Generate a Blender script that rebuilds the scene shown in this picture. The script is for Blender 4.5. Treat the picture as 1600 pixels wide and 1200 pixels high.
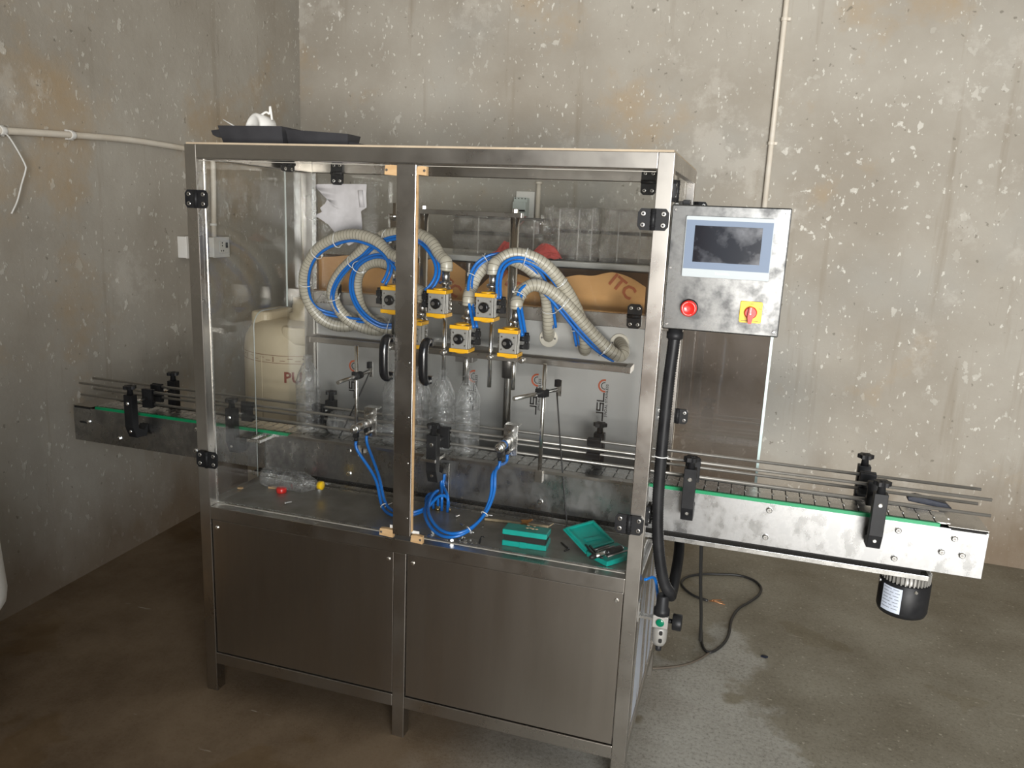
import bpy, math, random
from mathutils import Vector, Matrix

random.seed(7)
S = bpy.context.scene
for o in list(bpy.data.objects):
    bpy.data.objects.remove(o)
COL = S.collection

# ------------------------------------------------------------------ camera
CR = Vector((0.95299334, 0.29998755, 0.04255778))
CU = Vector((-0.10244267, 0.18683003, 0.97703636))
CF = Vector((-0.28514768, 0.93546887, -0.2087793))
CC = Vector((1.55542388, -1.8756779, 1.52945346))
FPX = 1215.49767
cd = bpy.data.cameras.new('camera')
cd.sensor_width = 36.0
cd.lens = 36.0 * FPX / 1600.0
cd.clip_start = 0.02
cam = bpy.data.objects.new('camera', cd)
cam.matrix_world = Matrix(((CR.x, CU.x, -CF.x, CC.x), (CR.y, CU.y, -CF.y, CC.y), (CR.z, CU.z, -CF.z, CC.z), (0, 0, 0, 1)))
COL.objects.link(cam)
S.camera = cam

# ------------------------------------------------------------------ world, daylight, exposure
w = bpy.data.worlds.new('daylight')
S.world = w
w.use_nodes = True
nt = w.node_tree
bg = nt.nodes['Background']
bg.inputs[0].default_value = (0.80, 0.90, 1.0, 1)
bg.inputs[1].default_value = 0.8
S.view_settings.view_transform = 'Standard'
S.view_settings.look = 'None'
S.view_settings.gamma = 1.0
S.view_settings.use_curve_mapping = False
S.view_settings.exposure = 0.42
S.cycles.max_bounces = 10
S.cycles.transparent_max_bounces = 40
S.cycles.sample_clamp_indirect = 6.0


def area(name, loc, target, sx, sy, power, col):
    ld = bpy.data.lights.new(name, 'AREA')
    ld.shape = 'RECTANGLE'
    ld.size = sx
    ld.size_y = sy
    ld.energy = power
    ld.color = col
    o = bpy.data.objects.new(name, ld)
    o.location = loc
    d = Vector(target) - Vector(loc)
    o.rotation_euler = d.to_track_quat('-Z', 'Y').to_euler()
    COL.objects.link(o)
    return o


# daylight through the wide doorway behind and to the right of the camera: the glare of the sunlit yard
# outside, low and almost level, and the open sky over it
area('sunlit_yard_glare', (4.0, -8.0, 0.75), (1.2, 0.5, 1.5), 4.0, 1.4, 800, (1.0, 0.97, 0.92))
area('doorway_skylight', (3.1, -3.58, 2.0), (2.8, 0, 1.4), 2.3, 1.5, 75, (0.90, 0.95, 1.0))


# ------------------------------------------------------------------ pixel rays -> points on real planes
def ray(u, v):
    return CF * FPX + CR * (u - 800) + CU * (600 - v)


def at(u, v, X=None, Y=None, Z=None):
    d = ray(u, v)
    if X is not None:
        t = (X - CC.x) / d.x
    elif Y is not None:
        t = (Y - CC.y) / d.y
    else:
        t = (Z - CC.z) / d.z
    return CC + d * t


def atp(u, v, p, n):
    d = ray(u, v)
    n = Vector(n)
    return CC + d * ((Vector(p) - CC).dot(n) / d.dot(n))


CORNER = Vector((-1.08, 2.30, 0))
LANG = math.radians(93.04)
BANG = math.radians(-2.13)
LDIR = Vector((math.cos(LANG), math.sin(LANG), 0))
BDIR = Vector((math.cos(BANG), math.sin(BANG), 0))
LN = Vector((LDIR.y, -LDIR.x, 0))      # out of the left wall, into the room
BN = Vector((BDIR.y, -BDIR.x, 0))      # out of the back wall, into the room


def lw(u, v, off=0.0):
    return atp(u, v, CORNER + LN * off, LN)


def bw(u, v, off=0.0):
    return atp(u, v, CORNER + BN * off, BN)


# ------------------------------------------------------------------ materials
def mat(name, c1, c2=None, scale=6.0, rough=0.5, rough2=None, metal=0.0, bump=0.0, stretch=(1, 1, 1), detail=4, spec=None, ramp=(0.35, 0.65), coat=0.0):
    m = bpy.data.materials.new(name)
    m.use_nodes = True
    t = m.node_tree
    b = t.nodes['Principled BSDF']
    b.inputs['Metallic'].default_value = metal
    b.inputs['Roughness'].default_value = rough
    b.inputs['Base Color'].default_value = (*c1, 1)
    b.inputs['Coat Weight'].default_value = coat
    if spec is not None:
        b.inputs['Specular IOR Level'].default_value = spec
    if c2 is not None or rough2 is not None or bump:
        tc = t.nodes.new('ShaderNodeTexCoord')
        mp = t.nodes.new('ShaderNodeMapping')
        mp.inputs['Scale'].default_value = stretch
        t.links.new(tc.outputs['Object'], mp.inputs[0])
        n = t.nodes.new('ShaderNodeTexNoise')
        n.inputs['Scale'].default_value = scale
        n.inputs['Detail'].default_value = detail
        n.inputs['Roughness'].default_value = 0.6
        t.links.new(mp.outputs[0], n.inputs['Vector'])
        r = t.nodes.new('ShaderNodeMapRange')
        r.inputs[1].default_value = ramp[0]
        r.inputs[2].default_value = ramp[1]
        t.links.new(n.outputs['Fac'], r.inputs[0])
        if c2 is not None:
            mx = t.nodes.new('ShaderNodeMix')
            mx.data_type = 'RGBA'
            mx.inputs[6].default_value = (*c1, 1)
            mx.inputs[7].default_value = (*c2, 1)
            t.links.new(r.outputs[0], mx.inputs[0])
            t.links.new(mx.outputs[2], b.inputs['Base Color'])
        if rough2 is not None:
            mr = t.nodes.new('ShaderNodeMapRange')
            mr.inputs[3].default_value = rough
            mr.inputs[4].default_value = rough2
            t.links.new(r.outputs[0], mr.inputs[0])
            t.links.new(mr.outputs[0], b.inputs['Roughness'])
        if bump:
            bp = t.nodes.new('ShaderNodeBump')
            bp.inputs['Strength'].default_value = bump
            bp.inputs['Distance'].default_value = 0.004
            t.links.new(n.outputs['Fac'], bp.inputs['Height'])
            t.links.new(bp.outputs[0], b.inputs['Normal'])
    return m


def clear(name, tint, ior=1.45, rough=0.03, haze=0.0, hazecol=(0.8, 0.8, 0.78), noise=None, bump=0.0):
    """thin clear sheet: see-through plus a Fresnel reflection, with an optional film of dust"""
    m = bpy.data.materials.new(name)
    m.use_nodes = True
    t = m.node_tree
    t.nodes.remove(t.nodes['Principled BSDF'])
    out = t.nodes['Material Output']
    tr = t.nodes.new('ShaderNodeBsdfTransparent')
    tr.inputs[0].default_value = (*tint, 1)
    gl = t.nodes.new('ShaderNodeBsdfGlossy')
    gl.inputs['Roughness'].default_value = rough
    fr = t.nodes.new('ShaderNodeFresnel')
    ge = t.nodes.new('ShaderNodeNewGeometry')
    # the sheet does not bend light, so both of its faces reflect like an air-to-plastic face
    ir = t.nodes.new('ShaderNodeMapRange')
    ir.inputs[3].default_value = ior
    ir.inputs[4].default_value = 1.0 / ior
    t.links.new(ge.outputs['Backfacing'], ir.inputs[0])
    t.links.new(ir.outputs[0], fr.inputs[0])
    mx = t.nodes.new('ShaderNodeMixShader')
    t.links.new(fr.outputs[0], mx.inputs[0])
    t.links.new(tr.outputs[0], mx.inputs[1])
    t.links.new(gl.outputs[0], mx.inputs[2])
    last = mx
    if bump or noise:
        tc = t.nodes.new('ShaderNodeTexCoord')
        n = t.nodes.new('ShaderNodeTexNoise')
        n.inputs['Scale'].default_value = noise or 20
        n.inputs['Detail'].default_value = 5
        t.links.new(tc.outputs['Object'], n.inputs['Vector'])
        if bump:
            bp = t.nodes.new('ShaderNodeBump')
            bp.inputs['Strength'].default_value = bump
            bp.inputs['Distance'].default_value = 0.02
            t.links.new(n.outputs['Fac'], bp.inputs['Height'])
            t.links.new(bp.outputs[0], gl.inputs['Normal'])
            t.links.new(bp.outputs[0], fr.inputs['Normal'])
    if haze:
        df = t.nodes.new('ShaderNodeBsdfDiffuse')
        df.inputs[0].default_value = (*hazecol, 1)
        m2 = t.nodes.new('ShaderNodeMixShader')
        m2.inputs[0].default_value = haze
        if noise:
            r = t.nodes.new('ShaderNodeMapRange')
            r.inputs[1].default_value = 0.4
            r.inputs[2].default_value = 0.7
            r.inputs[3].default_value = haze * 0.3
            r.inputs[4].default_value = haze * 1.8
            t.links.new(n.outputs['Fac'], r.inputs[0])
            t.links.new(r.outputs[0], m2.inputs[0])
        t.links.new(mx.outputs[0], m2.inputs[1])
        t.links.new(df.outputs[0], m2.inputs[2])
        last = m2
    t.links.new(last.outputs[0], out.inputs[0])
    return m


class N:
    """small helper to wire node trees"""
    def __init__(s, m):
        s.t = m.node_tree

    def new(s, typ, **kw):
        n = s.t.nodes.new(typ)
        for k, v in kw.items():
            setattr(n, k, v)
        return n

    def link(s, a, b):
        s.t.links.new(a, b)

    def noise(s, vec, scale, detail=4, rough=0.55):
        n = s.new('ShaderNodeTexNoise')
        n.inputs['Scale'].default_value = scale
        n.inputs['Detail'].default_value = detail
        n.inputs['Roughness'].default_value = rough
        s.link(vec, n.inputs['Vector'])
        return n.outputs['Fac']

    def mapv(s, vec, scale=(1, 1, 1), loc=(0, 0, 0), rot=(0, 0, 0)):
        n = s.new('ShaderNodeMapping')
        n.inputs['Scale'].default_value = scale
        n.inputs['Location'].default_value = loc
        n.inputs['Rotation'].default_value = rot
        s.link(vec, n.inputs[0])
        return n.outputs[0]

    def rng(s, val, a, b, c=0.0, d=1.0):
        n = s.new('ShaderNodeMapRange')
        n.inputs[1].default_value = a
        n.inputs[2].default_value = b
        n.inputs[3].default_value = c
        n.inputs[4].default_value = d
        s.link(val, n.inputs[0])
        return n.outputs[0]

    def mul(s, a, b):
        n = s.new('ShaderNodeMath', operation='MULTIPLY')
        s.link(a, n.inputs[0])
        if isinstance(b, (int, float)):
            n.inputs[1].default_value = b
        else:
            s.link(b, n.inputs[1])
        return n.outputs[0]

    def add(s, a, b):
        n = s.new('ShaderNodeMath', operation='ADD')
        s.link(a, n.inputs[0])
        if isinstance(b, (int, float)):
            n.inputs[1].default_value = b
        else:
            s.link(b, n.inputs[1])
        return n.outputs[0]

    def mix(s, fac, a, b):
        n = s.new('ShaderNodeMix', data_type='RGBA')
        s.link(fac, n.inputs[0])
        for i, c in ((6, a), (7, b)):
            if isinstance(c, tuple):
                n.inputs[i].default_value = (*c, 1)
            else:
                s.link(c, n.inputs[i])
        return n.outputs[2]


def wall_mat(name, chips=1.0, seed=0.0):
    m = bpy.data.materials.new(name)
    m.use_nodes = True
    q = N(m)
    b = m.node_tree.nodes['Principled BSDF']
    co = q.new('ShaderNodeTexCoord').outputs['Object']
    co = q.mapv(co, loc=(seed, seed * 1.7, 0))
    base = q.mix(q.rng(q.noise(co, 1.3, 8, 0.6), 0.36, 0.64), (0.295, 0.265, 0.22), (0.385, 0.358, 0.31))
    cool = q.rng(q.noise(q.mapv(co, loc=(5, 3, 9)), 0.9, 5), 0.5, 0.68)
    base = q.mix(q.mul(cool, 0.8), base, (0.33, 0.325, 0.30))
    rust = q.rng(q.noise(q.mapv(co, loc=(1, 8, 4)), 1.6, 7, 0.65), 0.545, 0.72)
    base = q.mix(q.mul(rust, 0.75), base, (0.36, 0.26, 0.15))
    streak = q.rng(q.noise(q.mapv(co, scale=(7, 7, 0.5)), 1.6, 6, 0.6), 0.60, 0.78)
    base = q.mix(q.mul(streak, 0.55), base, (0.20, 0.16, 0.11))
    patch = q.rng(q.noise(q.mapv(co, loc=(2, 2, 7)), 2.0, 8, 0.7), 0.58, 0.64)
    base = q.mix(q.mul(patch, 0.35), base, (0.52, 0.49, 0.44))
    # flaked white paint: bigger flakes in zones, fine flecks everywhere
    zone = q.rng(q.noise(q.mapv(co, loc=(9, 1, 2)), 1.1, 3), 0.42, 0.62)
    fl = q.rng(q.noise(q.mapv(co, scale=(1, 1, 0.8)), 20, 5, 0.55), 0.63, 0.665)
    base = q.mix(q.mul(q.mul(fl, zone), 0.75 * chips), base, (0.68, 0.66, 0.60))
    fk = q.rng(q.noise(q.mapv(co, scale=(1, 1, 0.55), loc=(3, 3, 3)), 60, 2, 0.5), 0.675, 0.71)
    base = q.mix(q.mul(fk, 0.7 * chips), base, (0.66, 0.64, 0.58))
    pit = q.rng(q.noise(q.mapv(co, loc=(4, 4, 4)), 34, 3, 0.5), 0.70, 0.74)
    base = q.mix(q.mul(pit, 0.6), base, (0.13, 0.115, 0.09))
    # rising damp just over the floor
    sx = q.new('ShaderNodeSeparateXYZ')
    q.link(co, sx.inputs[0])
    zz = q.add(sx.outputs[2], q.mul(q.noise(q.mapv(co, scale=(2, 2, 1)), 2.2, 6), -0.55))
    damp = q.rng(zz, 0.16, -0.20)
    base = q.mix(q.mul(damp, 0.8), base, (0.15, 0.105, 0.065))
    q.link(base, b.inputs['Base Color'])
    b.inputs['Roughness'].default_value = 0.85
    b.inputs['Specular IOR Level'].default_value = 0.25
    bp = q.new('ShaderNodeBump')
    bp.inputs['Strength'].default_value = 0.5
    bp.inputs['Distance'].default_value = 0.004
    q.link(q.add(q.noise(co, 28, 6, 0.7), q.mul(fl, 0.5)), bp.inputs['Height'])
    q.link(bp.outputs[0], b.inputs['Normal'])
    return m


def floor_mat():
    m = bpy.data.materials.new('worn_wet_concrete')
    m.use_nodes = True
    q = N(m)
    b = m.node_tree.nodes['Principled BSDF']
    co = q.new('ShaderNodeTexCoord').outputs['Object']
    fine = q.noise(co, 85, 6, 0.85)
    big = q.noise(co, 2.2, 8, 0.65)
    dry = q.mix(q.rng(big, 0.35, 0.65), (0.30, 0.285, 0.245), (0.42, 0.405, 0.36))
    dry = q.mix(q.mul(q.rng(fine, 0.50, 0.64), 0.75), dry, (0.47, 0.45, 0.40))
    dry = q.mix(q.mul(q.rng(fine, 0.47, 0.36), 0.75), dry, (0.12, 0.11, 0.09))
    sx = q.new('ShaderNodeSeparateXYZ')
    q.link(co, sx.inputs[0])
    # a worn dry tongue of floor right of the machine, edged by damp ground with its own ragged outline
    wob = q.add(q.mul(q.noise(co, 1.7, 6, 0.6), 2.2), -1.1)
    dx = q.add(sx.outputs[0], -1.62)
    dy = q.add(sx.outputs[1], -0.15)
    slope = q.add(q.add(q.mul(dx, 0.95), q.mul(dy, 0.75)), wob)
    damp = q.rng(slope, 0.36, 0.46)
    pud = q.rng(q.noise(q.mapv(co, loc=(0.35, 0.2, 0)), 2.1, 4, 0.5), 0.60, 0.625)
    wet = q.new('ShaderNodeMath', operation='MAXIMUM')
    q.link(q.mul(damp, 0.80), wet.inputs[0])
    q.link(pud, wet.inputs[1])
    wet = wet.outputs[0]
    damped = q.mix(q.rng(big, 0.35, 0.65), (0.15, 0.125, 0.080), (0.27, 0.245, 0.185))
    damped = q.mix(q.mul(q.rng(fine, 0.50, 0.36), 0.55), damped, (0.085, 0.068, 0.042))
    damped = q.mix(q.mul(q.rng(q.noise(q.mapv(co, loc=(2, 1, 0)), 60, 3), 0.65, 0.69), 0.75), damped, (0.48, 0.44, 0.35))
    base = q.mix(wet, dry, damped)
    # brown mud lies thicker towards the left wall and under the machine
    mud = q.rng(q.add(sx.outputs[0], q.mul(q.noise(co, 1.4, 6, 0.6), 1.2)), 2.05, 1.35)
    base = q.mix(q.mul(mud, 0.9), base, q.mix(q.rng(big, 0.4, 0.62), (0.095, 0.057, 0.027), (0.155, 0.103, 0.057)))
    scr = q.rng(q.noise(q.mapv(co, scale=(1, 9, 1), rot=(0, 0, 0.9)), 3.0, 5, 0.6), 0.70, 0.73)
    base = q.mix(q.mul(scr, 0.5), base, (0.5, 0.47, 0.40))
    q.link(base, b.inputs['Base Color'])
    q.link(q.rng(q.add(q.mul(wet, 0.7), q.mul(fine, 0.3)), 0.1, 0.95, 0.78, 0.38), b.inputs['Roughness'])
    q.link(q.rng(q.mul(mud, -1.0), -1.0, 0.0, 0.12, 0.4), b.inputs['Specular IOR Level'])
    bp = q.new('ShaderNodeBump')
    bp.inputs['Strength'].default_value = 0.4
    bp.inputs['Distance'].default_value = 0.004
    q.link(q.add(fine, q.noise(co, 7, 4)), bp.inputs['Height'])
    q.link(bp.outputs[0], b.inputs['Normal'])
    return m


MW = wall_mat('flaking_cement_plaster')
MWL = wall_mat('stained_cement_plaster', 0.75, 3.3)
MFL = floor_mat()
MCE = mat('ceiling_whitewash', (0.5, 0.48, 0.44), (0.4, 0.38, 0.34), 3, 0.9)
STEEL = mat('brushed_stainless_steel', (0.47, 0.445, 0.415), (0.36, 0.34, 0.31), 5.0, 0.24, 0.38, 1.0, stretch=(1, 1, 1), detail=6)
SHEET = mat('smudged_stainless_sheet', (0.46, 0.44, 0.41), (0.34, 0.32, 0.29), 7.0, 0.20, 0.34, 1.0, detail=8, ramp=(0.3, 0.7))
BOXM = mat('smeared_stainless_box', (0.19, 0.19, 0.185), (0.065, 0.065, 0.065), 22.0, 0.26, 0.42, 1.0, detail=7, ramp=(0.36, 0.64))
DULL = mat('dull_sheet_edge', (0.34, 0.32, 0.28), None, rough=0.45)
SMUDGE = mat('cloudy_stainless_sheet', (0.53, 0.53, 0.53), (0.30, 0.30, 0.30), 22.0, 0.23, 0.40, 1.0, detail=7, ramp=(0.38, 0.62), stretch=(1, 1, 0.7))
PLATE = mat('stainless_sheet_under_film', (0.46, 0.46, 0.45), (0.39, 0.385, 0.37), 4.0, 0.34, 0.44, 0.6, detail=6)
DECKM = mat('dusty_steel_deck', (0.30, 0.28, 0.245), (0.20, 0.185, 0.16), 8.0, 0.28, 0.46, 0.55, detail=8)
PANEL = mat('plain_brushed_panel', (0.40, 0.37, 0.335), (0.355, 0.325, 0.29), 3.0, 0.30, 0.34, 1.0, stretch=(6, 6, 0.5), detail=5)
STRIPF = mat('stainless_with_film_strips', (0.62, 0.68, 0.80), (0.42, 0.39, 0.36), 3.0, 0.35, 0.25, 0.6, stretch=(1, 6, 0.4), detail=2, ramp=(0.46, 0.52))
CHROME = mat('polished_steel', (0.80, 0.79, 0.77), None, rough=0.22, metal=1.0)
BRIGHT = mat('satin_steel', (0.62, 0.61, 0.59), (0.52, 0.51, 0.49), 30, 0.22, 0.32, 1.0)
DKST = mat('dull_grey_steel', (0.22, 0.21, 0.20), (0.16, 0.15, 0.14), 14, 0.4, 0.5, 0.9)
BLACK = mat('black_plastic', (0.009, 0.009, 0.010), (0.016, 0.016, 0.017), 20, 0.40, 0.5, spec=0.22)
BLKGL = mat('glossy_black_plastic', (0.008, 0.008, 0.009), None, rough=0.2)
VOID = mat('dark_gap', (0.01, 0.009, 0.008), None, rough=0.9)
YEL = mat('yellow_painted_metal', (0.80, 0.42, 0.01), (0.70, 0.36, 0.01), 12, 0.35)
GREY = mat('grey_cast_aluminium', (0.32, 0.31, 0.29), (0.27, 0.26, 0.24), 18, 0.4, 0.5, 0.35)
HOSE = mat('clear_reinforced_hose', (0.43, 0.40, 0.33), (0.37, 0.34, 0.27), 14, 0.32, spec=0.5)
HRING = mat('hose_reinforcing_wire', (0.14, 0.12, 0.09), None, rough=0.4)
BLUE = mat('blue_air_tube', (0.004, 0.145, 0.52), (0.005, 0.115, 0.43), 9, 0.25)
TIE = mat('white_nylon_tie', (0.72, 0.72, 0.70), None, rough=0.4)
FLG = mat('off_white_nylon', (0.60, 0.56, 0.48), (0.54, 0.50, 0.42), 20, 0.5)
GREEN = mat('green_wear_strip', (0.0, 0.24, 0.09), (0.0, 0.20, 0.075), 10, 0.35)
ACRYL = clear('clear_acrylic', (0.985, 0.988, 0.985), 1.40, 0.015, 0.002, noise=6)
ACRED = mat('acrylic_edge', (0.58, 0.72, 0.70), None, rough=0.25)
PET = clear('clear_bottle_plastic', (0.93, 0.935, 0.935), 1.66, 0.06, 0.075, (0.78, 0.78, 0.77), bump=0.5, noise=60)
WRAP = clear('crinkled_clear_wrap', (0.86, 0.855, 0.845), 1.8, 0.05, 0.12, (0.66, 0.64, 0.61), 26, 1.0)
WDBL = mat('pale_wood_block', (0.50, 0.33, 0.17), (0.42, 0.26, 0.12), 12, 0.7, stretch=(1, 1, 6))
CARD = mat('brown_cardboard', (0.64, 0.35, 0.135), (0.55, 0.29, 0.105), 5, 0.75, detail=6)
CARDP = mat('faded_red_print', (0.42, 0.12, 0.05), None, rough=0.8)
TBL = mat('pale_grey_laminate', (0.62, 0.62, 0.60), (0.52, 0.52, 0.50), 6, 0.35, 0.5)
RED = mat('red_plastic', (0.62, 0.02, 0.015), None, rough=0.3, coat=0.3)
REDS = mat('faded_red_plastic_sheet', (0.62, 0.10, 0.09), (0.52, 0.07, 0.06), 14, 0.35)
YPL = mat('yellow_plastic', (0.85, 0.52, 0.0), None, rough=0.35)
IVORY = mat('dirty_ivory_plastic', (0.56, 0.48, 0.34), (0.48, 0.40, 0.27), 4, 0.42, 0.55, detail=7)
IVRED = mat('red_brown_print', (0.22, 0.05, 0.03), None, rough=0.6)
WHITE = mat('white_plastic', (0.70, 0.69, 0.66), (0.64, 0.62, 0.58), 9, 0.4)
CONDU = mat('cream_conduit', (0.66, 0.61, 0.53), (0.58, 0.52, 0.43), 8, 0.45)
FILM = mat('milky_peeling_film', (0.62, 0.60, 0.62), (0.44, 0.42, 0.43), 9, 0.35, 0.5, detail=6, bump=0.4)
TEAL = mat('teal_tool_case_plastic', (0.0, 0.30, 0.25), (0.0, 0.24, 0.20), 20, 0.35)
TEALD = mat('dark_teal_plastic', (0.0, 0.09, 0.075), None, rough=0.4)
LEATH = mat('orange_brown_clip', (0.42, 0.19, 0.05), (0.30, 0.12, 0.03), 40, 0.5)
CABLE = mat('black_cable_sheath', (0.012, 0.012, 0.012), None, rough=0.45)
COILC = mat('beige_coiled_lead', (0.42, 0.33, 0.21), (0.30, 0.23, 0.14), 60, 0.5)
COPPER = mat('bare_copper_wire', (0.70, 0.32, 0.14), None, rough=0.35, metal=0.8)
NAVY = mat('dark_navy_plastic', (0.006, 0.008, 0.016), (0.012, 0.016, 0.03), 30, 0.35, spec=0.2)
DUST = mat('dusty_sheet_edge', (0.42, 0.34, 0.24), (0.34, 0.27, 0.19), 12, 0.7)
SCREEN = mat('switched_off_screen', (0.008, 0.008, 0.012), (0.05, 0.055, 0.07), 14, 0.12, 0.35, detail=5, ramp=(0.48, 0.75))
BEZEL = mat('grey_blue_bezel', (0.15, 0.19, 0.26), None, rough=0.5, spec=0.25)
BEZL = mat('pale_bezel', (0.40, 0.43, 0.44), None, rough=0.5, spec=0.3)
INK = mat('black_print', (0.02, 0.018, 0.018), None, rough=0.6)
INKG = mat('grey_print', (0.42, 0.45, 0.48), None, rough=0.6)
LOGOR = mat('rust_red_print', (0.36, 0.07, 0.025), None, rough=0.6)
LABEL = mat('silver_label', (0.55, 0.60, 0.70), (0.48, 0.52, 0.60), 20, 0.35)
PINKW = mat('pink_wire', (0.55, 0.22, 0.20), None, rough=0.4)
MCBG = mat('breaker_plastic', (0.55, 0.60, 0.57), (0.48, 0.53, 0.50), 12, 0.4)
BRASS = mat('brass_fitting', (0.55, 0.42, 0.20), None, rough=0.3, metal=1.0)
TRAYM = mat('charcoal_tray_plastic', (0.020, 0.020, 0.023), (0.030, 0.030, 0.034), 8, 0.45, 0.55)
EMER = mat('green_gauge_lens', (0.0, 0.12, 0.06), None, rough=0.15)


# ------------------------------------------------------------------ mesh building
def frame(d):
    d = d.normalized()
    a = Vector((0, 0, 1)) if abs(d.z) < 0.9 else Vector((1, 0, 0))
    x = a.cross(d).normalized()
    return x, d.cross(x)


class MB:
    def __init__(s):
        s.v = []
        s.f = []
        s.m = []
        s.sm = []

    def face(s, idx, mi=0, smooth=False):
        s.f.append(idx)
        s.m.append(mi)
        s.sm.append(smooth)

    def box(s, lo, hi, mi=0):
        x0, y0, z0 = lo
        x1, y1, z1 = hi
        b = len(s.v)
        s.v += [Vector(p) for p in ((x0, y0, z0), (x1, y0, z0), (x1, y1, z0), (x0, y1, z0), (x0, y0, z1), (x1, y0, z1), (x1, y1, z1), (x0, y1, z1))]
        for q in ((0, 3, 2, 1), (4, 5, 6, 7), (0, 1, 5, 4), (1, 2, 6, 5), (2, 3, 7, 6), (3, 0, 4, 7)):
            s.face([b + i for i in q], mi)
        return s

    def obox(s, c, size, ax, ay, az, mi=0):
        c = Vector(c)
        b = len(s.v)
        for k in ((-1, -1, -1), (1, -1, -1), (1, 1, -1), (-1, 1, -1), (-1, -1, 1), (1, -1, 1), (1, 1, 1), (-1, 1, 1)):
            s.v.append(c + ax * (k[0] * size[0] / 2) + ay * (k[1] * size[1] / 2) + az * (k[2] * size[2] / 2))
        for q in ((0, 3, 2, 1), (4, 5, 6, 7), (0, 1, 5, 4), (1, 2, 6, 5), (2, 3, 7, 6), (3, 0, 4, 7)):
            s.face([b + i for i in q], mi)
        return s

    def ring(s, c, x, y, r, n):
        b = len(s.v)
        for k in range(n):
            a = 2 * math.pi * k / n
            s.v.append(c + x * (r * math.cos(a)) + y * (r * math.sin(a)))
        return b

    def bridge(s, a, b, n, mi=0, smooth=True):
        for k in range(n):
            j = (k + 1) % n
            s.face([a + k, a + j, b + j, b + k], mi, smooth)

    def cyl(s, p0, p1, r0, r1=None, n=12, mi=0, caps=True):
        p0, p1 = Vector(p0), Vector(p1)
        r1 = r0 if r1 is None else r1
        x, y = frame(p1 - p0)
        a = s.ring(p0, x, y, r0, n)
        b = s.ring(p1, x, y, r1, n)
        s.bridge(a, b, n, mi)
        if caps:
            s.face([a + k for k in reversed(range(n))], mi)
            s.face([b + k for k in range(n)], mi)
        return s

    def lathe(s, prof, o=(0, 0, 0), d=(0, 0, 1), n=16, mi=0, caps=True, flat=False):
        """prof: (radius, height along d[, material])"""
        o, d = Vector(o), Vector(d).normalized()
        x, y = frame(d)
        prev = first = None
        for p in prof:
            a = s.ring(o + d * p[1], x, y, max(p[0], 1e-5), n)
            if prev is not None:
                s.bridge(prev, a, n, p[2] if len(p) > 2 else mi, not flat)
            else:
                first = a
            prev = a
        if caps:
            s.face([first + k for k in reversed(range(n))], prof[0][2] if len(prof[0]) > 2 else mi)
            s.face([prev + k for k in range(n)], prof[-1][2] if len(prof[-1]) > 2 else mi)
        return s

    def tube(s, pts, r, n=8, mi=0, caps=True, radii=None, mats=None, closed=False):
        pts = [Vector(p) for p in pts]
        m = len(pts)
        tan = []
        for i in range(m):
            if closed:
                t = pts[(i + 1) % m] - pts[i - 1]
            else:
                t = pts[min(i + 1, m - 1)] - pts[max(i - 1, 0)]
            tan.append(t.normalized() if t.length > 1e-9 else Vector((0, 0, 1)))
        x, y = frame(tan[0])
        rs = []
        for i in range(m):
            t = tan[i]
            x = (x - t * x.dot(t))
            x = x.normalized() if x.length > 1e-6 else frame(t)[0]
            y = t.cross(x)
            rs.append(s.ring(pts[i], x, y, radii[i] if radii else r, n))
        for i in range(m - 1):
            s.bridge(rs[i], rs[i + 1], n, mats[i] if mats else mi)
        if closed:
            s.bridge(rs[-1], rs[0], n, mi)
        elif caps:
            s.face([rs[0] + k for k in reversed(range(n))], mi)
            s.face([rs[-1] + k for k in range(n)], mi)
        return s

    def prism(s, poly, h, o=(0, 0, 0), ax=(1, 0, 0), ay=(0, 1, 0), mi=0, smooth=False):
        """polygon in the ax/ay plane pushed h along ax x ay"""
        o, ax, ay = Vector(o), Vector(ax), Vector(ay)
        az = ax.cross(ay).normalized()
        if h < 0:
            o = o + az * h
            h = -h
        n = len(poly)
        a = len(s.v)
        for p in poly:
            s.v.append(o + ax * p[0] + ay * p[1])
        b = len(s.v)
        for p in poly:
            s.v.append(o + ax * p[0] + ay * p[1] + az * h)
        s.bridge(a, b, n, mi, smooth)
        s.face([a + k for k in reversed(range(n))], mi)
        s.face([b + k for k in range(n)], mi)
        return s

    def sphere(s, c, r, n=10, mi=0, sc=(1, 1, 1)):
        c = Vector(c)
        rows = []
        for i in range(n // 2 + 1):
            a = math.pi * i / (n // 2)
            b = len(s.v)
            for k in range(n):
                t = 2 * math.pi * k / n
                s.v.append(c + Vector((math.sin(a) * math.cos(t) * r * sc[0], math.sin(a) * math.sin(t) * r * sc[1], -math.cos(a) * r * sc[2])))
            rows.append(b)
        for i in range(n // 2):
            s.bridge(rows[i], rows[i + 1], n, mi)
        return s


def base_of(o):
    p = Vector((0, 0, 0))
    while o is not None:
        p += o.location
        o = o.parent
    return p


def make(name, mb, mats, parent=None, bevel=0.0, fix=False):
    if not isinstance(mats, (list, tuple)):
        mats = [mats]
    off = base_of(parent)
    me = bpy.data.meshes.new(name)
    me.from_pydata([v - off for v in mb.v], [], mb.f)
    for m in mats:
        me.materials.append(m)
    me.polygons.foreach_set('material_index', mb.m)
    me.polygons.foreach_set('use_smooth', mb.sm)
    me.update()
    me.validate()
    o = bpy.data.objects.new(name, me)
    COL.objects.link(o)
    if parent is not None:
        o.parent = parent
    if bevel:
        b = o.modifiers.new('soft_edges', 'BEVEL')
        b.width = bevel
        b.segments = 2
        b.limit_method = 'ANGLE'
        b.angle_limit = math.radians(50)
    return o


def tag(o, label=None, cat=None, group=None, kind=None):
    if label:
        o['label'] = label
    if cat:
        o['category'] = cat
    if group:
        o['group'] = group
    if kind:
        o['kind'] = kind
    return o


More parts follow.
